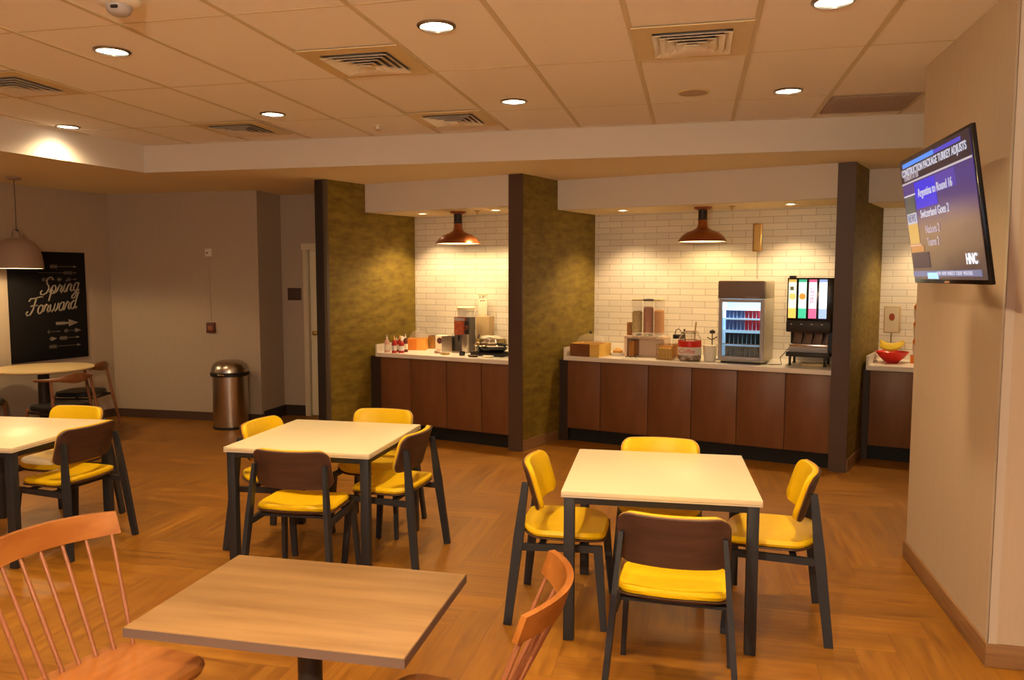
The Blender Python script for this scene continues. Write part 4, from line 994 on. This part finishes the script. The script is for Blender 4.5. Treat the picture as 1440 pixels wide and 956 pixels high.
for z, rn, spec in rows:
    x = -.165; tot = sum(n for _, n in spec); st = .325/tot
    for c, n in spec:
        for q in range(n):
            mm, cn, cap, hh_ = {'b': (mb_, 'blue', M_white, .10), 'r': (mr_, 'red', M_white, .10), 'g': (mg_, 'dark', M_dkgrey, .10), 'w': (mw_, 'grey', M_greypl, .095)}[c]
            if rn == 'top': hh_ = .075
            lab = '%s tub on the %s shelf of the lit fridge' % ({'blue': 'blue and white', 'red': 'red and white', 'dark': 'dark', 'grey': 'grey-green'}[cn], rn)
            fridge_item(x+st/2, .085, z, st*.46, hh_, mm, 'yogurt_tub', lab, '%s tubs on the %s fridge shelf' % (cn, rn), cap)
            x += st

# drink dispenser ------------------------------------------------------------
t = bobj('juice_dispenser', 'black juice dispenser with four lit flavour panels', 'drink dispenser', -1.02, 7.62, CT+.001)
w = .205
MB().bx(-w, w, .0, .40, .37, .815, .008).bx(w-.05, w, .05, .40, .125, .37).bx(-w, w, .28, .40, .125, .37).build('cabinet', M_blackg, t)
MB().bx(-w, w-.02, -.02, .05, .315, .42, .012).build('nozzle_housing', M_blackp, t)
MB().bx(-w+.02, w-.05, .27, .279, .19, .34).build('splash_back', mat('brown_splash', (.16, .08, .04), .35, metal=.3), t, smooth=False)
MB().bx(-w+.02, w-.04, .06, .28, .175, .20, .004).build('drip_shelf', M_chrome, t)
MB().bx(-w+.02, w-.04, .055, .062, .125, .175, .001).build('front_skirt', M_greypl, t)
MB().bx(-w, w-.03, .01, .34, .085, .124, .006).build('base', M_blackp, t)
for sx in (-w+.035, w-.07):
    for sy in (.04, .30): MB().lathe([(0, 0), (.018, 0), (.012, .014), (.012, .086), (0, .086)], (sx, sy, 0), 14).build('leg', M_blackp, t)
cols = [('orange', (1, .50, .08), (1, .85, .45), (1.0, .6, .15)), ('green', (.05, .50, .25), (.7, 1, .75), (1, .30, .04)), ('pink', (.85, .12, .25), (1, .75, .80), (.8, .10, .25)), ('blue', (.35, .45, .9), (.85, .92, 1), (.7, .8, 1))]
for i, (nm, c1, c2, c3) in enumerate(cols):
    x0 = -w+.014+i*.0885; x1 = x0+.066
    pn = MB().bx(x0, x1, -.004, .0, .445, .80).build('flavour_panel', emi('panel_%s' % nm, c2, 1.5), t, smooth=False)
    MB().bx(x0, x1, -.0055, -.0042, .445, .535).build('panel_foot', emi('panel_foot_%s' % nm, c1, 1.2), pn, smooth=False)
    MB().bx(x0, x1, -.0055, -.0042, .775, .80).build('panel_head', emi('panel_head_%s' % nm, c1, .8), pn, smooth=False)
    if i in (0, 1): MB().lathe([(0, 0), (.03, 0), (.03, .002), (0, .002)], seg=20).build('fruit_picture', emi('fruit_%s' % nm, c3, 1.0), pn).matrix_local = Matrix.Translation(((x0+x1)/2, -.0045, .645)) @ Matrix.Rotation(pi/2, 4, 'X')
    if i == 2: text('panel_text', 'FRUIT', .055, emi('panel_ink', (.7, .05, .2), .9), pn, ((x0+x1)/2, -.006, .66), rot=(pi/2, -pi/2, 0))
    if i == 0: MB().bx(x0+.012, x1-.02, -.0055, -.0042, .70, .735).build('picture_mark', emi('panel_dark_leaf', (.12, .10, .05)), pn, smooth=False)
    MB().tube([((x0+x1)/2+.012, .03, .33), ((x0+x1)/2+.008, .05, .27), ((x0+x1)/2-.006, .06, .21)], [.009, .008, .005], 10).build('lever', M_blackg, t)
    MB().bx((x0+x1)/2-.008, (x0+x1)/2+.008, -.0225, -.02, .385, .395).build('indicator', M_greypl, t, smooth=False)
MB().bx(-w+.0, -w+.05, .1, .2, .815, .835, .004).build('hinge_cap', M_blackp, t)
t = bobj('drip_towel', 'folded cream towel under the juice dispenser', 'towel', -.98, 7.72, CT+.001)
MB().pad(rrect(.24, .12, .03), .024, lambda a, b, h: (a, b, h*(1+.2*sin(a*40))), e=.5).build('towel', mat('cream_towel', (.6, .5, .28), .9), t)
t = bobj('power_cord', 'black cord lying between the fridge and juice dispenser', 'power cord', -1.33, 7.62, CT+.006)
MB().tube([(.12, .10, .15), (.05, .05, .06), (.07, .02, .0), (-.02, -.03, 0), (-.10, -.02, 0)], .004, 8).build('cord', M_blackp, t)

# framed sign hanging on tile, bay 2
t = bobj('hanging_sign', 'narrow golden framed sign high on the middle tiled wall', 'sign', -1.622, 8.217, 2.12)
MB().bx(-.045, .045, -.02, 0, -.14, .14, .003).build('frame', M_brass, t)
MB().bx(-.032, .032, -.022, -.0205, -.125, .125).build('card', M_gold, t, smooth=False)
MB().tube([(0, -.006, -.14), (.004, -.006, -.42)], .0022, 6).build('pull_cord', M_brown, t)
# ------------------------------------------------------------------ right bay items
t = bobj('fruit_bowl', 'red bowl heaped with bananas on the short right counter', 'bowl', -.362, 8.36, CT+.001)
MB().lathe([(0, 0), (.05, 0), (.065, .012), (.105, .05), (.145, .10), (.152, .108), (.146, .11), (.098, .058), (.05, .02), (0, .016)], seg=44).build('bowl', M_red2, t)
for q in range(5):
    a = -1.2+.45*q; pts = []
    o = bobj('banana', 'yellow banana in the red fruit bowl', 'banana', -.362, 8.36, CT+.05, rad(6*q-12), 'bananas in the red bowl')
    for j in range(9):
        s = -1+.25*j; pts.append((.105*s, -.06+.028*s*s+.033*(q-.6)-.01, .080+.010*q+.045*s*s+.0))
    MB().tube(pts, [.005, .011, .014, .015, .016, .015, .014, .010, .004], 10).build('peel', M_banana, o)
t = bobj('table_sign', 'cream card sign with a small red leaf on a thin stand, above the fruit bowl', 'sign', -.385, 8.57, CT+.001)
MB().lathe([(0, 0), (.045, 0), (.045, .006), (0, .008)], seg=24).tube([(0, 0, .005), (0, 0, .30)], .005, 8).build('stand', M_chrome, t)
MB().bx(-.072, .072, -.006, .0, .275, .535, .002).build('frame', M_gold, t)
MB().bx(-.064, .064, -.008, -.0062, .283, .527).build('card', M_paper, t, smooth=False)
MB().lathe([(0, 0), (.026, 0), (0, .001)], seg=16, sy=1.45).build('leaf_picture', mat('red_leaf_ink', (.42, .09, .03), .6), t).matrix_local = Matrix.Translation((0, -.0085, .43)) @ Matrix.Rotation(pi/2, 4, 'X')
for i in range(3):
    t = bobj('cup_tower', 'white cup with orange band, %s in the tower beside the fruit bowl' % ('lowest', 'middle', 'topmost')[i], 'cup', -.150, 8.44, CT+.075+i*.165, group='stacked cups beside the fruit bowl')
    MB().lathe([(0, 0), (.032, 0), (.045, .105), (.042, .105), (.03, .005), (0, .005)], seg=24).build('cup', M_whitein, t)
    MB().lathe([(0, .106), (.036, .107), (.042, .135), (.03, .162), (0, .164)], seg=24).build('orange_fruit', mat('orange_peel_%d' % i, (.85, .28, .03), .5), t)
t = bobj('fruit_box', 'orange box at the foot of the cup tower', 'box', -.145, 8.44, CT+.001)
MB().bx(-.06, .06, -.06, .06, 0, .073, .004).build('box', M_orange, t)

# ------------------------------------------------------------------ world + view
wd = bpy.data.worlds.new('world'); S.world = wd; wd.use_nodes = True
wd.node_tree.nodes['Background'].inputs[0].default_value = (.62, .76, 1, 1); wd.node_tree.nodes['Background'].inputs[1].default_value = 1.5
S.view_settings.view_transform = 'Standard'; S.view_settings.look = 'None'; S.view_settings.gamma = 1; S.view_settings.use_curve_mapping = False
S.view_settings.exposure = 0.4
